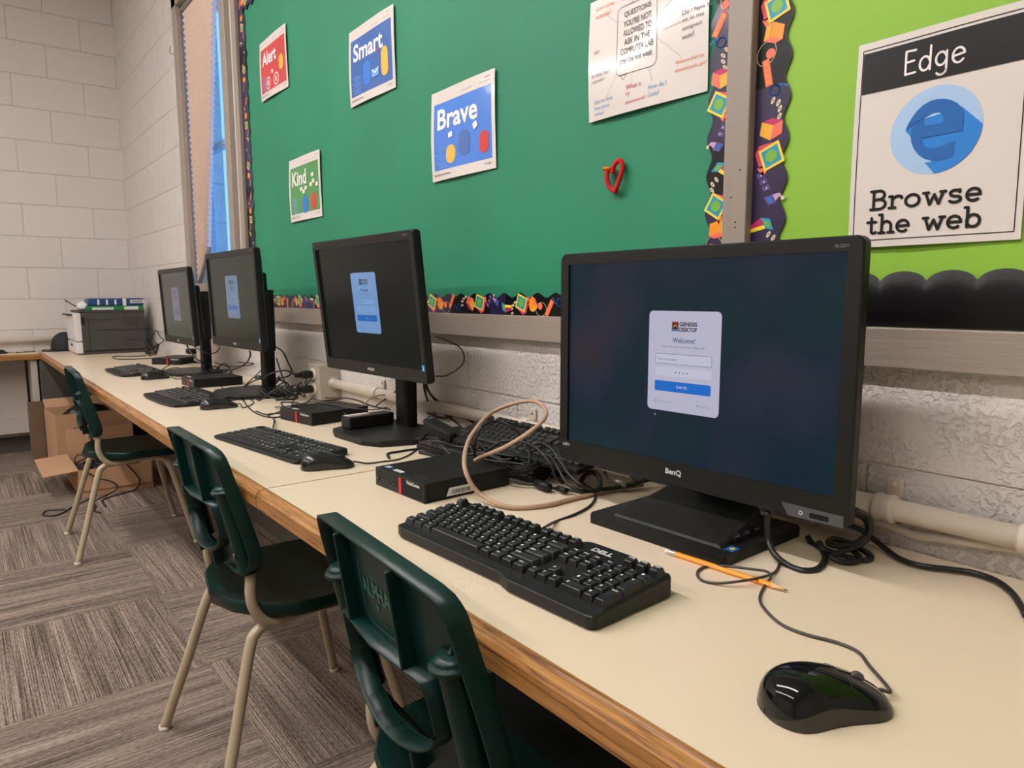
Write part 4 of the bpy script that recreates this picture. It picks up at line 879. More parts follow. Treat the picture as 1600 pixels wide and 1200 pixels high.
# pencil
A_, B_ = Vector((5.6258, -.3033, DZ+.0042)), Vector((5.8218, -.2925, DZ+.0042)); d_ = B_-A_; L_ = d_.length
X = Matrix.Translation(A_) @ d_.to_track_quat('Z', 'Y').to_matrix().to_4x4()
b = MB(); b.lathe([(.0042, .018), (.0042, L_-.024)], 'pencil_yellow', 6, X, False); pn = tag(b.build('pencil', loc=tuple(A_)), 'yellow wooden pencil lying against the front of the large monitor stand', 'pencil')
b = MB(); b.lathe([(.0041, L_-.024), (.0012, L_-.005)], 'pencil_wood', 12, X); b.build('sharpened_tip', pn, world=True)
b = MB(); b.lathe([(.0012, L_-.005), (.0003, L_)], 'graphite', 8, X); b.build('graphite', pn, world=True)
b = MB(); b.lathe([(.0038, .006), (.0042, .007), (.0038, .009), (.0042, .011), (.0038, .013), (.0042, .016), (.0042, .019)], 'ferrule', 14, X); b.build('ferrule', pn, world=True)
b = MB(); b.lathe([(.003, 0), (.0037, .001), (.0037, .0065)], 'eraser', 12, X); b.build('eraser', pn, world=True)

# ------------------------------------------------------------------ printer and what is on and beside it
t = thing('printer', 'large grey and white laser printer in the far corner', 'printer', (.53, -.28, DZ))
b = MB(); b.box((.535, -.262, .898), (.42, .395, .27), 'printer_grey', .008); b.box((.535, -.262, .7505), (.40, .38, .021), 'printer_grey', .004)
b.box((.748, -.20, .905), (.004, .30, .002), 'printer_dark'); b.box((.747, -.255, .975), (.003, .35, .0015), 'printer_dark'); b.box((.748, -.415, .87), (.004, .002, .20), 'printer_dark'); b.build('body', t, world=True)
b = MB(); b.box((.535, -.265, 1.030), (.43, .40, .014), 'printer_dark', .005); b.box((.50, -.49, 1.008), (.32, .06, .012), 'printer_dark', .004); b.build('lid', t, world=True)
b = MB(); b.box((.533, -.473, .925), (.425, .042, .19), 'printer_white', .008); b.build('front_panel', t, world=True)
b = MB(); b.box((.533, -.473, .787), (.425, .042, .078), 'printer_white', .006); b.box((.53, -.4945, .80), (.10, .003, .014), 'printer_dark'); b.build('paper_drawer', t, world=True)
b = MB(); b.box((.747, -.155, .968), (.005, .085, .066), 'printer_dark', .002); b.build('vent', t, world=True)
b = MB(); b.box((.747, -.155, .838), (.006, .095, .016), 'printer_dark', .003); b.build('handhold', t, world=True)
b = MB(); b.box((.747, -.445, .968), (.005, .02, .05), 'hole', .001); b.build('catch', t, world=True)
b = MB(); rows = [[Vector((.45+.1*k/3, -.37-.14*s, 1.040+.07*s**1.8)) for k in range(4)] for s in [q/8 for q in range(9)]]; b.grid(rows, 'printer_dark'); b.grid([[p-Vector((0, 0, .003)) for p in r] for r in rows], 'printer_dark', flip=True); b.build('paper_stop', t, world=True)
t = thing('paper_pack', 'green and white paper pack lying on the printer lid', 'paper pack', (.60, -.24, 1.037))
b = MB(); b.box((.60, -.235, 1.052), (.16, .36, .03), 'pack_green', .004); b.build('wrapper', t, world=True)
b = MB(); b.box((.6815, -.135, 1.050), (.003, .09, .022), 'pack_white'); b.box((.6815, -.31, 1.048), (.003, .13, .016), 'pack_white'); b.build('white_print', t, world=True)
t = thing('wipes_pack', 'blue and white patterned pack on top of the green paper pack', 'pack', (.60, -.23, 1.0675))
b = MB(); b.box((.60, -.225, 1.0925), (.15, .345, .05), 'pack_blue', .008)
b.build('wrapper', t, world=True)
b = MB()
for k in range(4): b.box((.677, -.335+.052*k, 1.092), (.0025, .012, .036), 'pack_white')
b.box((.677, -.175, 1.0925), (.003, .022, .05), 'pack_white'); b.box((.677, -.095, 1.096), (.003, .085, .022), 'pack_white'); b.box((.6788, -.095, 1.096), (.001, .07, .008), 'ink_grey'); b.build('white_print', t, world=True)
b = MB(); bm = bmesh.new(); bmesh.ops.create_icosphere(bm, subdivisions=3, radius=1)
for v in bm.verts: v.co = v.co*(1+.18*noise.noise(v.co*2.5)); v.co = Vector((.63+v.co.x*.05, -.425+v.co.y*.035, 1.062+max(-.6, v.co.z)*.034))
b.frombm(bm, 'pack_white', False); tag(b.build('plastic_wrap', loc=(.63, -.425, 1.04)), 'crumpled white plastic wrapper at the front of the printer lid', 'wrapper')
t = thing('cap', 'black cap with a curved crown beside the printer front', 'cap', (.20, -.53, DZ))
b = MB(); rows = []
for i in range(9):
    a = math.pi/2*i/8; rows.append([Vector((.20+.092*math.cos(a)*math.cos(q*math.pi/12), -.50+.092*math.cos(a)*math.sin(q*math.pi/12), DZ+.012+.125*math.sin(a)**.8)) for q in range(24)])
b.grid(rows, 'felt_black', True, None, True); b.build('crown', t, world=True)
b = MB(); P = [(.20+.10*math.cos(q), -.545+.105*math.sin(q)) for q in [2*math.pi*k/24 for k in range(24)]]; b.prism(P, DZ+.001, DZ+.010, 'felt_black', None, .003); b.build('brim', t, world=True)
A = Art(plane_fn((0, 0, DZ+.0105), (1, 0, 0), (0, 1, 0))); A.disc(.235, -.615, .026, .018, 't_lav', 1); A.build('brim_badge', t, world=True)

# ------------------------------------------------------------------ conduit, outlet boxes on the wall
t = thing('conduit', 'white painted conduit pipe along the wall above the desk', 'conduit', (4.9, -.028, .808))
b = MB(); b.tube([(3.83, -.028, .806), (6.02, -.028, .806)], .0165, 'conduit_paint', 18, smoothpath=False); b.build('pipe', t, world=True)
for x in (4.16, 4.95, 5.822):
    b = MB(); X = Matrix.Translation((x, -.028, .806)) @ Matrix.Rotation(math.pi/2, 4, 'Y')
    b.lathe([(.0165, -.016), (.0205, -.015), (.0222, -.009), (.0200, -.001), (.0200, .001), (.0222, .009), (.0205, .015), (.0165, .016)], 'conduit_paint', 20, X)
    b.box((x+.002, -.005, .834), (.024, .007, .032), 'conduit_paint', .003); b.lathe([(.005, 0), (.0045, .003), (.0015, .0035)], 'conduit_paint', 12, Matrix.Translation((x+.002, -.0085, .839)) @ Matrix.Rotation(math.pi/2, 4, 'X')); b.build('strap', t, world=True)
b = MB(); X = Matrix.Translation((6.0, -.028, .806)) @ Matrix.Rotation(math.pi/2, 4, 'Y'); b.lathe([(.019, -.004), (.021, 0), (.021, .05), (.019, .054)], 'conduit_paint', 20, X); b.build('coupling', t, world=True)
b = MB(); b.tube([Wp(x, y, -.013) for x, y in ((1250, 800), (1300, 806), (1336, 812), (1359, 816), (1381, 818), (1406, 828), (1431, 836.7), (1465, 841), (1499, 846), (1566, 854.5), (1620, 860))], .0065, 'conduit_paint', 10)
tag(b.build('cable', loc=(5.8, -.013, .78)), 'white painted cable stapled to the wall just below the conduit', 'cable')
t = thing('outlet_box', 'grey metal outlet box on the wall with two plugs, left of the second monitor', 'outlet box', (3.76, -.04, .81))
b = MB(); b.box((3.765, -.042, .811), (.105, .084, .132), 'galvanized', .004); b.build('box', t, world=True)
b = MB(); b.lathe([(.024, 0), (.024, .006), (.019, .008), (.019, .02)], 'galvanized', 16, Matrix.Translation((3.817, -.028, .806)) @ Matrix.Rotation(math.pi/2, 4, 'Y')); b.build('connector', t, world=True)
for z in (.84, .785):
    b = MB(); b.lathe([(.023, 0), (.023, .004), (.02, .005)], 'plug_ivory', 18, Matrix.Translation((3.765, -.084, z)) @ Matrix.Rotation(math.pi/2, 4, 'X')); b.build('socket', t, world=True)
def plug(label, p, cab, m='black_plastic', g=None):
    t = thing('plug', label, 'plug', p, 0, g); b = MB(); b.box((p[0], p[1]-.022, p[2]), (.034, .044, .028), m, .008); b.box((p[0], p[1]-.052, p[2]), (.018, .03, .018), m, .005); b.build('body', t, world=True)
    b = MB(); b.tube([Vector(p)+Vector((0, -.06, 0))]+cab, .0034, 'cable_black', 7); b.build('cord', t, world=True)
plug('upper black plug in the grey outlet box', (3.765, -.0895, .84), [Vector(q) for q in ((3.75, -.19, .86), (3.66, -.23, .83), (3.57, -.19, .77), (3.62, -.10, .7435), (3.70, -.14, .7435), (3.68, -.20, .7435))])
plug('lower black plug in the grey outlet box', (3.765, -.0895, .785), [Vector(q) for q in ((3.74, -.20, .80), (3.65, -.25, .7435), (3.56, -.22, .7435), (3.58, -.14, .7435), (3.66, -.16, .747))])
b = MB(); b.tube([(.035, -.02, .82), (.035, -2.6, .82)], .021, 'conduit_paint', 14, smoothpath=False); tag(b.build('conduit', loc=(.035, -1.3, .82)), 'white painted pipe along the far block wall above the worktop', 'conduit')
t = thing('outlet_box', 'white outlet box on the wall behind the farthest monitor', 'outlet box', (1.95, -.02, .81))
b = MB(); b.box((1.95, -.02, .81), (.12, .04, .11), 'white_paint', .005); b.build('box', t, world=True)
b = MB(); b.box((1.93, -.062, .815), (.06, .045, .03), 'black_plastic', .006); b.build('adapter', t, world=True)

# ------------------------------------------------------------------ cables
def cable(label, pts, r=.0028, m='cable_black', cat='cable', extra=None, n=7):
    b = MB(); b.tube(pts, r, m, n); o = b.build('cable', loc=tuple(pts[0])); tag(o, label, cat)
    if extra:
        for nm, p, q, rr, mm in extra:
            e = MB(); e.tube([p, q], rr, mm, 12, smoothpath=False); e.build(nm, o, world=True)
    return o
cable('thick tan cable looping up in the air behind the nearest small computer', gp((1004, 757, .748), (960, 765, .745), (900, 778, .745), (850, 790, .745), (795, 792, .746), (750, 772, .760), (728, 738, .800), (727, 705, .826), (740, 675, .848), (768, 645, .87), (805, 630, .892), (835, 627, .90), (852, 640, .893), (850, 655, .88), (826, 676, .855), (790, 698, .825), (752, 714, .80), (742, 720, .79)), .0044, 'cable_tan', n=10)
cable('keyboard cable running from the nearest keyboard to the tangle', gp((848, 826, .765), (868, 815), (895, 805), (920, 792), (930, 778), (926, 765), (905, 752, .75)), .0025)
cable('thick black cable looping out beside the large monitor stand', gp((1200, 800, .81), (1199, 820, .79), (1201, 846, .765), (1212, 868, .752), (1232, 884), (1255, 892), (1278, 889), (1289, 874), (1284, 859), (1268, 848), (1262, 838, .752)), .0048, 'cable_black', n=9)
cable('black power cord running to the right edge along the back of the desk', gp((1318, 818, .775), (1345, 828, .765), (1372, 848, .752), (1404, 872, .7465), (1440, 884, .7465), (1480, 889, .7465), (1520, 895, .7465), (1555, 907, .7465), (1580, 925, .7465), (1594, 945, .7465), (1603, 962, .7465)), .0042, 'cable_black', n=9)
t = thing('plug', 'pale square plug at the end of the black power cord, right edge', 'plug', tuple(G(1612, 968, DZ)))
p_ = G(1614, 972, DZ); b = MB(); b.box((p_.x+.004, p_.y, DZ+.009), (.020, .026, .018), 'connector', .003); b.build('body', t, world=True)
cable('coil of black cord behind the right end of the large monitor', gp((1330, 800, .82), (1350, 810, .80), (1357, 828, .785), (1345, 845, .77), (1318, 853, .76), (1295, 850, .757), (1302, 842, .762), (1330, 850, .757), (1360, 868, .7465), (1350, 876), (1315, 868), (1288, 858, .75), (1280, 848, .754)), .0046, n=9)
cable('second black cord curling below the right end of the large monitor', gp((1335, 796, .83), (1354, 806, .81), (1361, 826, .79), (1346, 850, .765), (1300, 868, .75), (1320, 878, .7455), (1345, 874, .7455), (1330, 858, .753)), .0042, n=9)
cable('thin black wire hanging behind the second monitor edge', [Vector(p) for p in ((4.79, -.185, 1.03), (4.815, -.13, 1.0), (4.815, -.12, .96), (4.79, -.15, .93), (4.76, -.17, .925))], .0018)
cable('black cable hanging from the back of the second monitor to the desk', gp((664, 592, .90), (668, 608, .87), (678, 622, .83), (694, 634, .79), (708, 643, .765), (702, 652, .75), (684, 652, .7435), (668, 645, .7435)), .0040)
cable('second black cable hanging from the back of the second monitor', gp((662, 590, .90), (664, 612, .86), (672, 632, .80), (690, 645, .765), (712, 650, .752), (730, 655, .7435), (742, 662, .7435)), .0036)
cable('dark wire crossing from the second monitor to the spare keyboards', gp((662, 632, .7435), (690, 645, .752), (712, 660, .765), (730, 676, .785), (752, 696, .80), (770, 714, .79), (790, 720, .772)), .0024)
cable('black cable folded on the desk behind the mouse of the slim keyboard', gp((608, 716), (606, 709), (622, 706), (650, 702), (690, 700), (722, 702), (745, 704, .76)), .0032)
cable('black cable bent over the left end of the spare keyboards', gp((686, 712), (685, 702, .748), (698, 690, .765), (720, 684, .776), (740, 690, .79), (752, 700, .79)), .0030)
cable('black cable arched over the spare keyboards', gp((742, 716, .79), (742, 694, .83), (752, 668, .865), (775, 658, .872), (800, 668, .86), (822, 690, .83), (828, 715, .80), (822, 735, .775)), .0028)
cable('second black cable arched over the spare keyboards', gp((760, 705, .80), (785, 690, .825), (812, 690, .83), (838, 700, .825), (860, 725, .80), (868, 745, .775), (880, 755, .76)), .0030)
cable('bundle cable curving from the spare keyboards to the large monitor stand', gp((828, 700, .82), (842, 692, .83), (862, 702, .82), (876, 722, .80), (890, 742, .78), (908, 758, .765), (925, 765, .755)), .0036)
cable('second bundle cable curving towards the large monitor stand', gp((836, 708, .815), (858, 712, .812), (872, 732, .79), (884, 752, .77), (902, 765, .757), (925, 772, .7455)), .0034)
cable('black cable leaving the rear of the nearest small computer', gp((792, 742, .758), (820, 736, .765), (850, 724, .78), (872, 712, .79), (890, 705, .795)), .0040)
cable('black cable with a round ferrite bead behind the nearest small computer', gp((795, 748, .757), (812, 755, .750), (835, 757, .749), (862, 762, .7475), (890, 766), (915, 770), (930, 768)), .0034, extra=[('ferrite_bead', G(838, 755, .7525), G(858, 762, .7525), .0085, 'black_plastic'), ('ferrite_bead', G(872, 763, .7495), G(885, 767, .7495), .006, 'black_plastic')])
cable('thin wire looping on the desk behind the nearest small computer', gp((800, 738), (825, 745), (850, 752), (862, 740, .76), (860, 725, .785), (848, 728, .785)), .0018)
cable('black cable running on the desk under the large monitor, left side', gp((905, 768, .75), (940, 765, .75), (980, 758, .752), (1010, 750, .756), (1035, 742, .76)), .0046)
cable('flat black cable end curled into a ring near the large monitor stand', gp((905, 760, .75), (912, 745, .765), (925, 738, .775), (936, 746, .77), (937, 760, .758), (928, 768, .75), (914, 765, .75)), .0052)
cable('cable with a silver connector tip near the large monitor stand', gp((945, 738, .765), (952, 746, .76), (962, 753, .757), (980, 757, .755), (1000, 752, .758)), .003, 'cable_grey', extra=[('connector', G(955, 750, .7585), G(977, 757, .7565), .006, 'connector'), ('connector', G(948, 741, .763), G(953, 748, .760), .004, 'connector')])
cable('grey cable slipping behind the large monitor stand', gp((968, 728, .78), (985, 742, .768), (1000, 752, .76), (1015, 748, .765), (1020, 735, .78)), .0035)
rg = random.Random(5)
def scribble(cx, cy, a, bb, turns, z0, dz):
    P = []
    for k in range(int(turns*8)):
        q = 2*math.pi*k/8; P.append(Vector((cx+a*math.cos(q)*rg.uniform(.6, 1.05), cy+bb*math.sin(q)*rg.uniform(.6, 1.05), z0+dz*rg.random())))
    return P
for k, (cx_, cy_, a_, b_, tn, z_, dz_, r_, lab) in enumerate((
  (3.58, -.16, .10, .06, 2.2, .7435, .035, .0030, 'tangle of black wire beside the third monitor base, nearest the outlet box'),
  (3.50, -.30, .12, .05, 1.3, .7435, .004, .0024, 'black wire lying in a flat loop in front of the third monitor base'),
  (3.66, -.13, .07, .05, 3.0, .745, .06, .0026, 'dense knot of thin black wires under the two plugs'),
  (3.30, -.10, .10, .05, 1.6, .745, .05, .0034, 'black cables bunched behind the third monitor column'),
  (3.90, -.20, .16, .05, 1.2, .7435, .006, .0026, 'loose black wire between the outlet box and the second small computer'),
  (2.62, -.09, .14, .04, 1.8, .7435, .05, .0034, 'black cables bunched by the wall right of the farthest monitor'))):
    cable(lab, scribble(cx_, cy_, a_, b_, tn, z_, dz_), r_)
t = thing('power_adapter', 'black power brick leaning on the left end of the spare keyboards', 'adapter', tuple(G(690, 672, .80)), .1)
t.rotation_euler = (.1, .25, .2)
b = MB(); b.box((0, 0, 0), (.10, .038, .026), 'black_plastic', .006); b.build('body', t)
b = MB(); b.tube([(-.05, 0, 0), (-.062, 0, .002)], .007, 'black_plastic', 10, smoothpath=False); b.build('strain_relief', t)
for k, lab in enumerate(('thick black cable lying along the front of the lower spare keyboard', 'black cable looping in front of the lower spare keyboard, left part', 'black cable crossing the lower spare keyboard towards the small computer', 'thin black cable wandering over the lower spare keyboard', 'black cable curled between the lower spare keyboard and the tan cable')):
    P = [Vector((4.78+.055*q+.02*rg.uniform(-1, 1), -.235+.05*math.sin(q*.9+k*1.7)+.015*k, DZ+(.004 if k == 0 else .030)+.018*abs(math.sin(q*1.3+k)))) for q in range(8+(k % 2))]
    if k == 0: P = [Vector((p.x, -.243+.012*math.sin(i*.8), DZ+.005)) for i, p in enumerate(P)]
    cable(lab, P, (.0042, .0032, .0034, .002, .0030)[k])
cable('tangled black cable heap beside the right side of the second monitor base', scribble(4.74, -.09, .075, .05, 4, .7435, .04), .0034)
cable('long tangled black cable lying between spare keyboards and small computer', scribble(5.10, -.215, .13, .04, 4, .775, .02), .0028)
cable('wire arching from the outlet box to behind the second small computer', gp((476, 600, .80), (484, 585, .84), (492, 582, .845), (480, 600, .80), (462, 620, .7435), (455, 640, .7435), (464, 655, .7435)), .0026)
cable('black cord hanging from the third monitor column in a long loop', gp((430, 541, .92), (442, 550, .90), (450, 566, .86), (456, 580, .82), (450, 588, .80), (436, 592, .80), (450, 600, .77), (452, 612, .745), (446, 600, .77), (440, 585, .80), (432, 560, .86)), .0032)
cable('wire swung around the third monitor base on the desk', gp((430, 600, .76), (410, 592, .775), (388, 600, .765), (378, 618), (392, 640), (420, 652), (450, 648), (470, 636), (490, 620, .75)), .0024)
cable('second wire swung around the third monitor base', gp((412, 575, .80), (396, 590, .78), (378, 606, .75), (360, 612), (380, 622), (420, 622), (455, 614), (478, 602, .76)), .0024)
cable('wire crossing the desk in front of the second small computer', gp((400, 642), (420, 648), (445, 640), (470, 634), (500, 630), (520, 634), (545, 650, .78), (565, 648, .78)), .0022)
cable('black wire from the slim keyboard to the second small computer', gp((427, 668, .757), (428, 655), (418, 648), (436, 646), (455, 650, .75), (463, 651, .755)), .0024)
cable('dark wire trailing over the lid of the second small computer', gp((430, 636), (448, 635, .78), (490, 628, .7815), (520, 632, .7815), (552, 638, .7815), (585, 640, .77), (605, 636, .76)), .002, 'cable_grey')
cable('black wire trailing over the rear of the second small computer', gp((508, 622, .765), (540, 622, .782), (560, 626, .782), (580, 634, .765), (610, 640, .7435)), .0026)
cable('tan wire arching behind the adapter on the second monitor base', gp((566, 634, .78), (580, 622, .80), (598, 617, .81), (612, 622, .80)), .0024, 'cable_tan')
cable('wire rising behind the adapter to the second monitor column', gp((588, 634, .78), (604, 622, .80), (620, 610, .83)), .0022)
cable('cord hanging under the third monitor towards the wall', gp((390, 548, .93), (391, 556, .91), (384, 568, .87), (368, 576, .84), (350, 580, .80), (340, 586, .76)), .0030)
cable('short cord hanging under the farthest monitor', gp((292, 540, .93), (298, 550, .89), (306, 560, .84), (316, 566, .80), (330, 570, .78)), .0034)
cable('wire looping around the column of the farthest monitor', gp((304, 542, .93), (318, 550, .90), (334, 552, .89), (343, 544, .91), (341, 538, .93)), .0022)
cable('wire on the desk beside the farthest monitor base', gp((335, 566, .77), (352, 572, .7435), (380, 572, .7435), (396, 568, .75), (370, 566, .76)), .0026)
cable('grey wires running from the farthest keyboard to its computer', gp((247, 583, .752), (258, 574), (270, 568, .75), (277, 566, .755)), .0024)
cable('pale wire by the farthest mouse', gp((252, 588), (260, 578), (275, 574), (290, 578), (300, 584)), .0022, 'cable_grey')
cable('black printer cord looping on the desk below the printer', gp((228, 556), (200, 557), (178, 557), (182, 561), (215, 561), (250, 559), (262, 556)), .0036)
cable('cord rising and falling behind the right side of the printer', gp((232, 538, .79), (240, 522, .86), (244, 516, .88), (250, 526, .85), (256, 532, .82), (246, 540, .79), (236, 546, .76), (234, 556, .7435)), .0034, 'cable_grey')
cable('tangled cords on the desk between printer and farthest monitor', [Vector((1.1+.12*math.cos(q*1.1)*rg.uniform(.5, 1), -.10+.05*math.sin(q*1.1)*rg.uniform(.5, 1), .7435+.09*rg.random())) for q in range(26)], .0036)

# ------------------------------------------------------------------ cardboard boxes
def open_box(label, x0, x1, y0, y1, h, m='cardboard', flaps=(), rz=0, th=.005):
    cx, cy = (x0+x1)/2, (y0+y1)/2; w, d = x1-x0, y1-y0; t = thing('cardboard_box', label, 'box', (cx, cy, 0), rz)
    b = MB(); b.box((0, -d/2, h/2), (w, th, h), m); b.box((0, d/2, h/2), (w, th, h), m); b.box((-w/2, 0, h/2), (th, d, h), m); b.box((w/2, 0, h/2), (th, d, h), m); b.box((0, 0, .004), (w, d, .006), m); b.build('walls', t)
    for side, ang, L in flaps:
        b = MB(); wd = d if side in ('+x', '-x') else w; b.box((0, L/2, 0), (wd-.01, L, th*.8), m)
        R = {'+x': -90, '-x': 90, '+y': 0, '-y': 180}[side]; base = {'+x': (w/2, 0), '-x': (-w/2, 0), '+y': (0, d/2), '-y': (0, -d/2)}[side]
        f = b.build('flap', t); f.location = (*base, h); f.rotation_euler = (math.radians(ang), 0, math.radians(R))
    return t
bx_ = open_box('wide open cardboard box full of black cables under the desk', 1.16, 1.71, -.64, -.265, .155, 'cardboard', (('-x', 86, .15), ('-y', -4, .17), ('+x', -86, .12)))
b = MB(); rg = random.Random(9)
for k in range(34):
    cx, cy = rg.uniform(1.25, 1.62), rg.uniform(-.56, -.34); a = rg.uniform(.03, .09); q0 = rg.uniform(0, 6); b.tube([Vector((min(1.695, max(1.175, cx+a*math.cos(q0+q*.9))), min(-.28, max(-.625, cy+a*math.sin(q0+q*.9)*.8)), .10+.07*rg.random())) for q in range(7)], rg.choice((.003, .004, .005)), 'cable_black', 6, sub=4)
b.box((1.435, -.4525, .05), (.53, .36, .08), 'bag_black')
tag(b.build('cable_heap', loc=(1.43, -.45, .1)), 'heap of tangled black cables filling the wide cardboard box', 'cables', kind='stuff')
cable('black cable spilling over the front of the wide cardboard box onto the carpet', [Vector(p) for p in ((1.62, -.50, .16), (1.725, -.53, .158), (1.75, -.55, .10), (1.76, -.57, .03), (1.80, -.62, .004), (1.90, -.70, .004), (2.02, -.78, .004), (1.98, -.84, .004), (1.90, -.82, .004), (1.93, -.74, .004))], .004)
cable('black cable hanging in a loop over the wide cardboard box front', [Vector(p) for p in ((1.62, -.40, .165), (1.725, -.40, .158), (1.735, -.36, .10), (1.735, -.34, .05), (1.75, -.37, .01), (1.78, -.45, .004), (1.85, -.55, .004), (2.0, -.56, .004))], .004)
cable('black cable coiled down the left corner of the wide cardboard box', [Vector(p) for p in ((1.60, -.60, .165), (1.72, -.61, .158), (1.735, -.56, .11), (1.735, -.48, .07), (1.74, -.46, .03), (1.76, -.52, .004), (1.86, -.60, .004), (1.95, -.60, .004), (2.06, -.62, .004), (2.12, -.60, .004))], .0036)
t = open_box('tall open cardboard box with a black bag inside, behind the wide box', .58, .98, -.68, -.24, .38, 'cardboard', (('+y', 60, .12), ('-x', 30, .1)), .06)
A = Art(lambda u, v, h: Vector((.2028+h, u, v))); A.arc(-.10, .245, .042, .042, .005, 'box_print', 1, 0, 360, 28); A.text('DELL', -.130, .232, -.070, .258, 'box_print', 1, .04); A.build('printed_mark', t)
b = MB(); bm = bmesh.new(); bmesh.ops.create_icosphere(bm, subdivisions=3, radius=1)
for v in bm.verts: q = 1+.25*noise.noise(v.co*2.2); v.co = Vector((.78+v.co.x*.155*q, -.46+v.co.y*.17*q, .29+v.co.z*.12*q))
b.frombm(bm, 'bag_black', False); tag(b.build('bag', loc=(.78, -.46, .2)), 'black plastic bag stuffed in the tall cardboard box', 'bag')
open_box('darker printed cardboard box at the left, against the white desk panel', .50, .565, -.775, -.70, .42, 'cardboard_dark', (), .1)
A = None

# ------------------------------------------------------------------ chairs
def make_chair(label, loc, rz=0):
    t = thing('school_chair', label, 'chair', loc, rz)
    ZB, ZT = .525, .815
    yb = lambda z: -.19+(ZT-z)*.15
    P = lambda x, z, d=0: Vector((x, yb(z)+(.018+.030*max(0, min(1, (ZT-z)/(ZT-ZB)))**1.3)*(x/.2)**2-d, z))
    PP = lambda x, z, d=0: Vector((x, yb(z)+.018+.02*max(0, (ZT-z)/(ZT-ZB))-d, z))
    def hw(z):
        q = (z-ZB)/(ZT-ZB); w = .190+.020*math.sin(math.pi*min(1, .25+q*.70)); r = .034
        if z > ZT-r: w -= r-math.sqrt(max(0, r*r-(z-ZT+r)**2))
        r = .065
        if z < ZB+r: w -= (r-math.sqrt(max(0, r*r-(ZB+r-z)**2)))*.9
        return w
    S0, S1 = .560, .680
    def sw(z):
        if z <= S0 or z >= S1: return 0
        if z < .622: return .128*math.sqrt(max(0, 1-((.622-z)/(.622-S0))**2))
        return .128-(.012*((z-.622)/(S1-.622))**4)
    zs = sorted(set([ZB+(ZT-ZB)*i/46 for i in range(47)]+[S0, S0+.0004, S1-.0004, S1]))
    b = MB(); NX = 9
    for side in (-1, 1):
        for d, fl in ((0, side > 0), (.0045, side < 0)):
            rows = [[P(side*(sw(z)+(hw(z)-sw(z))*k/NX), z, d) for k in range(NX+1)] for z in zs]
            keep = []
            b.grid(rows, 'chair_green', True, flip=not fl)
    out = [(hw(z), z) for z in zs]; loop = out+[(-x, z) for x, z in out[::-1]]
    slot = [(sw(z), z) for z in zs if S0 <= z <= S1]; sloop = slot+[(-x, z) for x, z in slot[::-1]]
    def flange(path, d0, d1, th, closed=True):
        n = len(path); Q = []
        for i in range(n):
            a = path[i-1] if (i or closed) else path[i]; c = path[(i+1) % n] if (i < n-1 or closed) else path[i]
            tx, tz = c[0]-a[0], c[1]-a[1]; L = math.hypot(tx, tz) or 1; nx, nz = -tz/L*th, tx/L*th
            x, z = path[i]; Q.append([P(x, z, d0), P(x, z, d1-.001), P(x+nx*.5, z+nz*.5, d1), P(x+nx, z+nz, d1-.001), P(x+nx, z+nz, d0)])
        if closed: Q.append(Q[0])
        b.grid(Q, 'chair_green', True)
    def thin(path, md=.004):
        R = [path[0]]
        for p in path[1:]:
            if math.hypot(p[0]-R[-1][0], p[1]-R[-1][1]) > md: R.append(p)
        return R
    flange(thin(loop), -.004, .024, .0055)
    flange(thin(sloop)[::-1], -.002, .027, .004)
    low = [p for p in thin(sloop) if p[1] < .615]; low = sorted(low, key=lambda p: p[0])
    flange(low, .0, .030, -.004, False)
    top = [(x*.128/10, S1+.002-.010*(abs(x)/10)**3) for x in range(-10, 11)]
    for x in (-.082, .082): b.box((0, 0, 0), (.006, .022, .132), 'chair_green', .002, X=Matrix.Translation(P(x, .746, .013)) @ Matrix.Rotation(.149, 4, 'X'))
    for x in (-.06, .06): b.box((0, 0, 0), (.007, .022, .034), 'chair_green', .002, X=Matrix.Translation(P(x, .543, .013)) @ Matrix.Rotation(.149, 4, 'X'))
    for s in (-1, 1):
        b.tube([PP(s*.163, z, .014) for z in (.530, .58, .62, .67, .722)], .0195, 'chair_green', 14)
        c = PP(s*.163, .722, .014); X = Matrix.Translation(c) @ Matrix.Rotation(.149, 4, 'X')
        b.lathe([(.0235, -.005), (.0275, -.004), (.0285, -.001), (.0275, .002), (.0225, .003), (.0220, .006), (.0205, .0085), (.015, .011), (.004, .0125)], 'chair_green', 18, X)
        b.tube([X @ Vector((s*.004, -.004, .010)), X @ Vector((.0, .006, .017)), X @ Vector((-s*.008, .018, .024))], .0045, 'chair_green', 7)
    bk = b.build('backrest', t)
    A = Art(lambda u, v, h: P(u, v, .0052+h), .0002)
    A.line([(-.044, .782), (-.052, .77), (-.052, .715), (-.038, .698), (.038, .698), (.050, .712), (.049, .73)], .0022, 'chair_emboss_lit', 1)
    for k, c in enumerate('ALPHA'): pass
    # lettering reads correctly from behind
    A.fn = lambda u, v, h: P(u, v, .0054+h)
    A.text('ALPHA', -.044, .738, .044, .762, 'chair_emboss_lit', 1, .02)
    A.poly([(-.006, .732), (.006, .732), (0, .723)], 'chair_emboss_lit', 1)
    A.build('embossed_mark', bk)
    for s in (-1, 1):
        b = MB(); b.lathe([(.0085, 0), (.008, .002), (.004, .0035), (.003, .002)], 'rivet', 14, Matrix.Translation(PP(s*.163, .572, .0335)) @ Matrix.Rotation(math.pi/2+.15, 4, 'X')); b.build('rivet', bk)
    # seat
    b = MB(); N = 22; M_ = 14; rows = []; und = []
    def sz(x, y):
        z = .432+.016*(abs(x)/.2)**2.2
        if y < -.03: z += .35*(-.03-y)**1.2*(.4+.6*(abs(x)/.2))
        if y > .14: z -= 1.5*(y-.14)**2
        return z
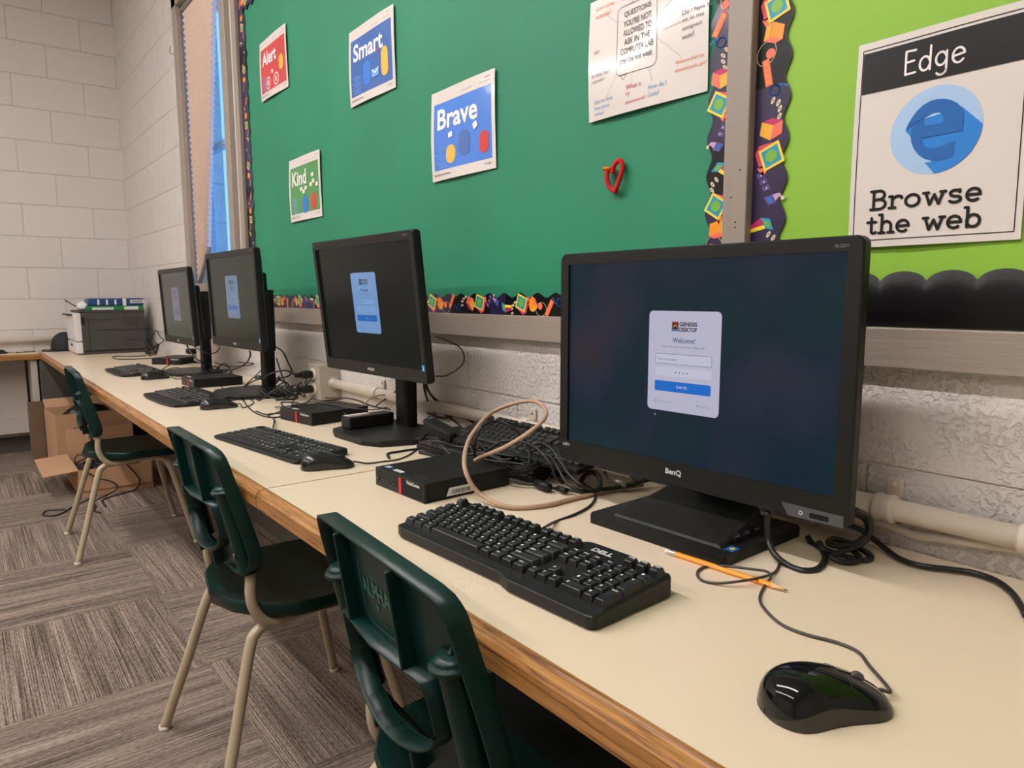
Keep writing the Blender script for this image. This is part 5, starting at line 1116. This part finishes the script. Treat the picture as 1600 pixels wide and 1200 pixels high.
    for i in range(N+1):
        v = -1+2*i/N; y = .035+.20*v; w = .205*((max(0, 1-abs(v)**4.5))**.36 if v > 0 else (max(0, 1-abs(v)**2.7))**.46)
        rows.append([Vector((w*(-1+2*k/M_), y, sz(w*(-1+2*k/M_), y))) for k in range(M_+1)])
    b.grid(rows, 'chair_green', True)
    b.grid([[p-Vector((0, 0, .008)) for p in r] for r in rows], 'chair_green', True, flip=True)
    edge = [r[0] for r in rows]+[r[-1] for r in rows[::-1]]
    ring = [[p, p+Vector((p.x*.02, (p.y-.05)*.02, -.006)), p+Vector((0, 0, -.026)), p*.985+Vector((0, 0, -.026)), p*.985+Vector((0, 0, -.004))] for p in edge]; ring.append(ring[0])
    b.grid(ring, 'chair_green', True); b.build('seat', t)
    for s in (-1, 1):
        for f, pts in ((-1, ((.243, -.237, .006), (.200, -.178, .20), (.168, -.132, .355), (.160, -.112, .388), (.155, -.07, .402), (.152, .0, .404))), (1, ((.243, .237, .006), (.205, .193, .20), (.176, .158, .35), (.166, .138, .386), (.158, .10, .402), (.152, .0, .404)))):
            b = MB(); q = [Vector((s*p[0], p[1], p[2])) for p in pts]; b.tube([q[0], q[0].lerp(q[1], .5)]+q[1:], .0125, 'chair_steel', 12)
            if f < 0: b.box((s*.163, -.139, .345), (.006, .003, .016), 'chipped', .0015)
            lg = b.build('leg', t)
            b = MB(); b.lathe([(.0135, 0), (.0145, .003), (.0140, .012)], 'foot_cap', 14, Matrix.Translation((s*.2432, f*.2372, 0))); b.build('foot_cap', lg)
        b = MB(); b.tube([PP(s*.163, .62, .014), PP(s*.163, .56, .014), PP(s*.163, .52, .014), Vector((s*.166, -.124, .480)), Vector((s*.167, -.117, .444)), Vector((s*.166, -.094, .411)), Vector((s*.160, -.05, .399)), Vector((s*.15, .06, .404))], .0118, 'chair_steel', 12); b.build('back_tube', t)
    b = MB(); b.box((0, .0, .409), (.31, .03, .010), 'black_plastic', .003); b.box((0, .12, .409), (.31, .03, .010), 'black_plastic', .003); b.build('seat_brace', t)
    return t
make_chair('dark green school chair nearest the camera, its seat cut off by the bottom edge', (5.512, -.540, 0), -.06)
make_chair('dark green school chair in the middle, tucked in left of the desk joint', (4.605, -.537, 0), 0)
make_chair('farthest dark green school chair, beside the cardboard boxes', (2.64, -.548, 0), -.03)

# repeats share a group
GROUPS = {'chair': 'school chairs along the desk', 'monitor': 'monitors on the desk', 'keyboard': 'computer keyboards', 'mouse': 'computer mice', 'computer': 'small desktop computers', 'poster': 'posters on the bulletin boards',
          'cable': 'loose cables', 'adapter': 'power adapters', 'desk': 'worktops around the room', 'box': 'cardboard boxes under the desk', 'bulletin board': 'bulletin boards', 'conduit': 'white conduits', 'plug': 'power plugs', 'outlet box': 'wall outlet boxes', 'cabinet': 'cabinets under the desks', 'ceiling light': 'ceiling light rows'}
for o in D.objects:
    c = o.get('category')
    if c in GROUPS and o.parent is None and not o.get('kind'): o['group'] = GROUPS[c]
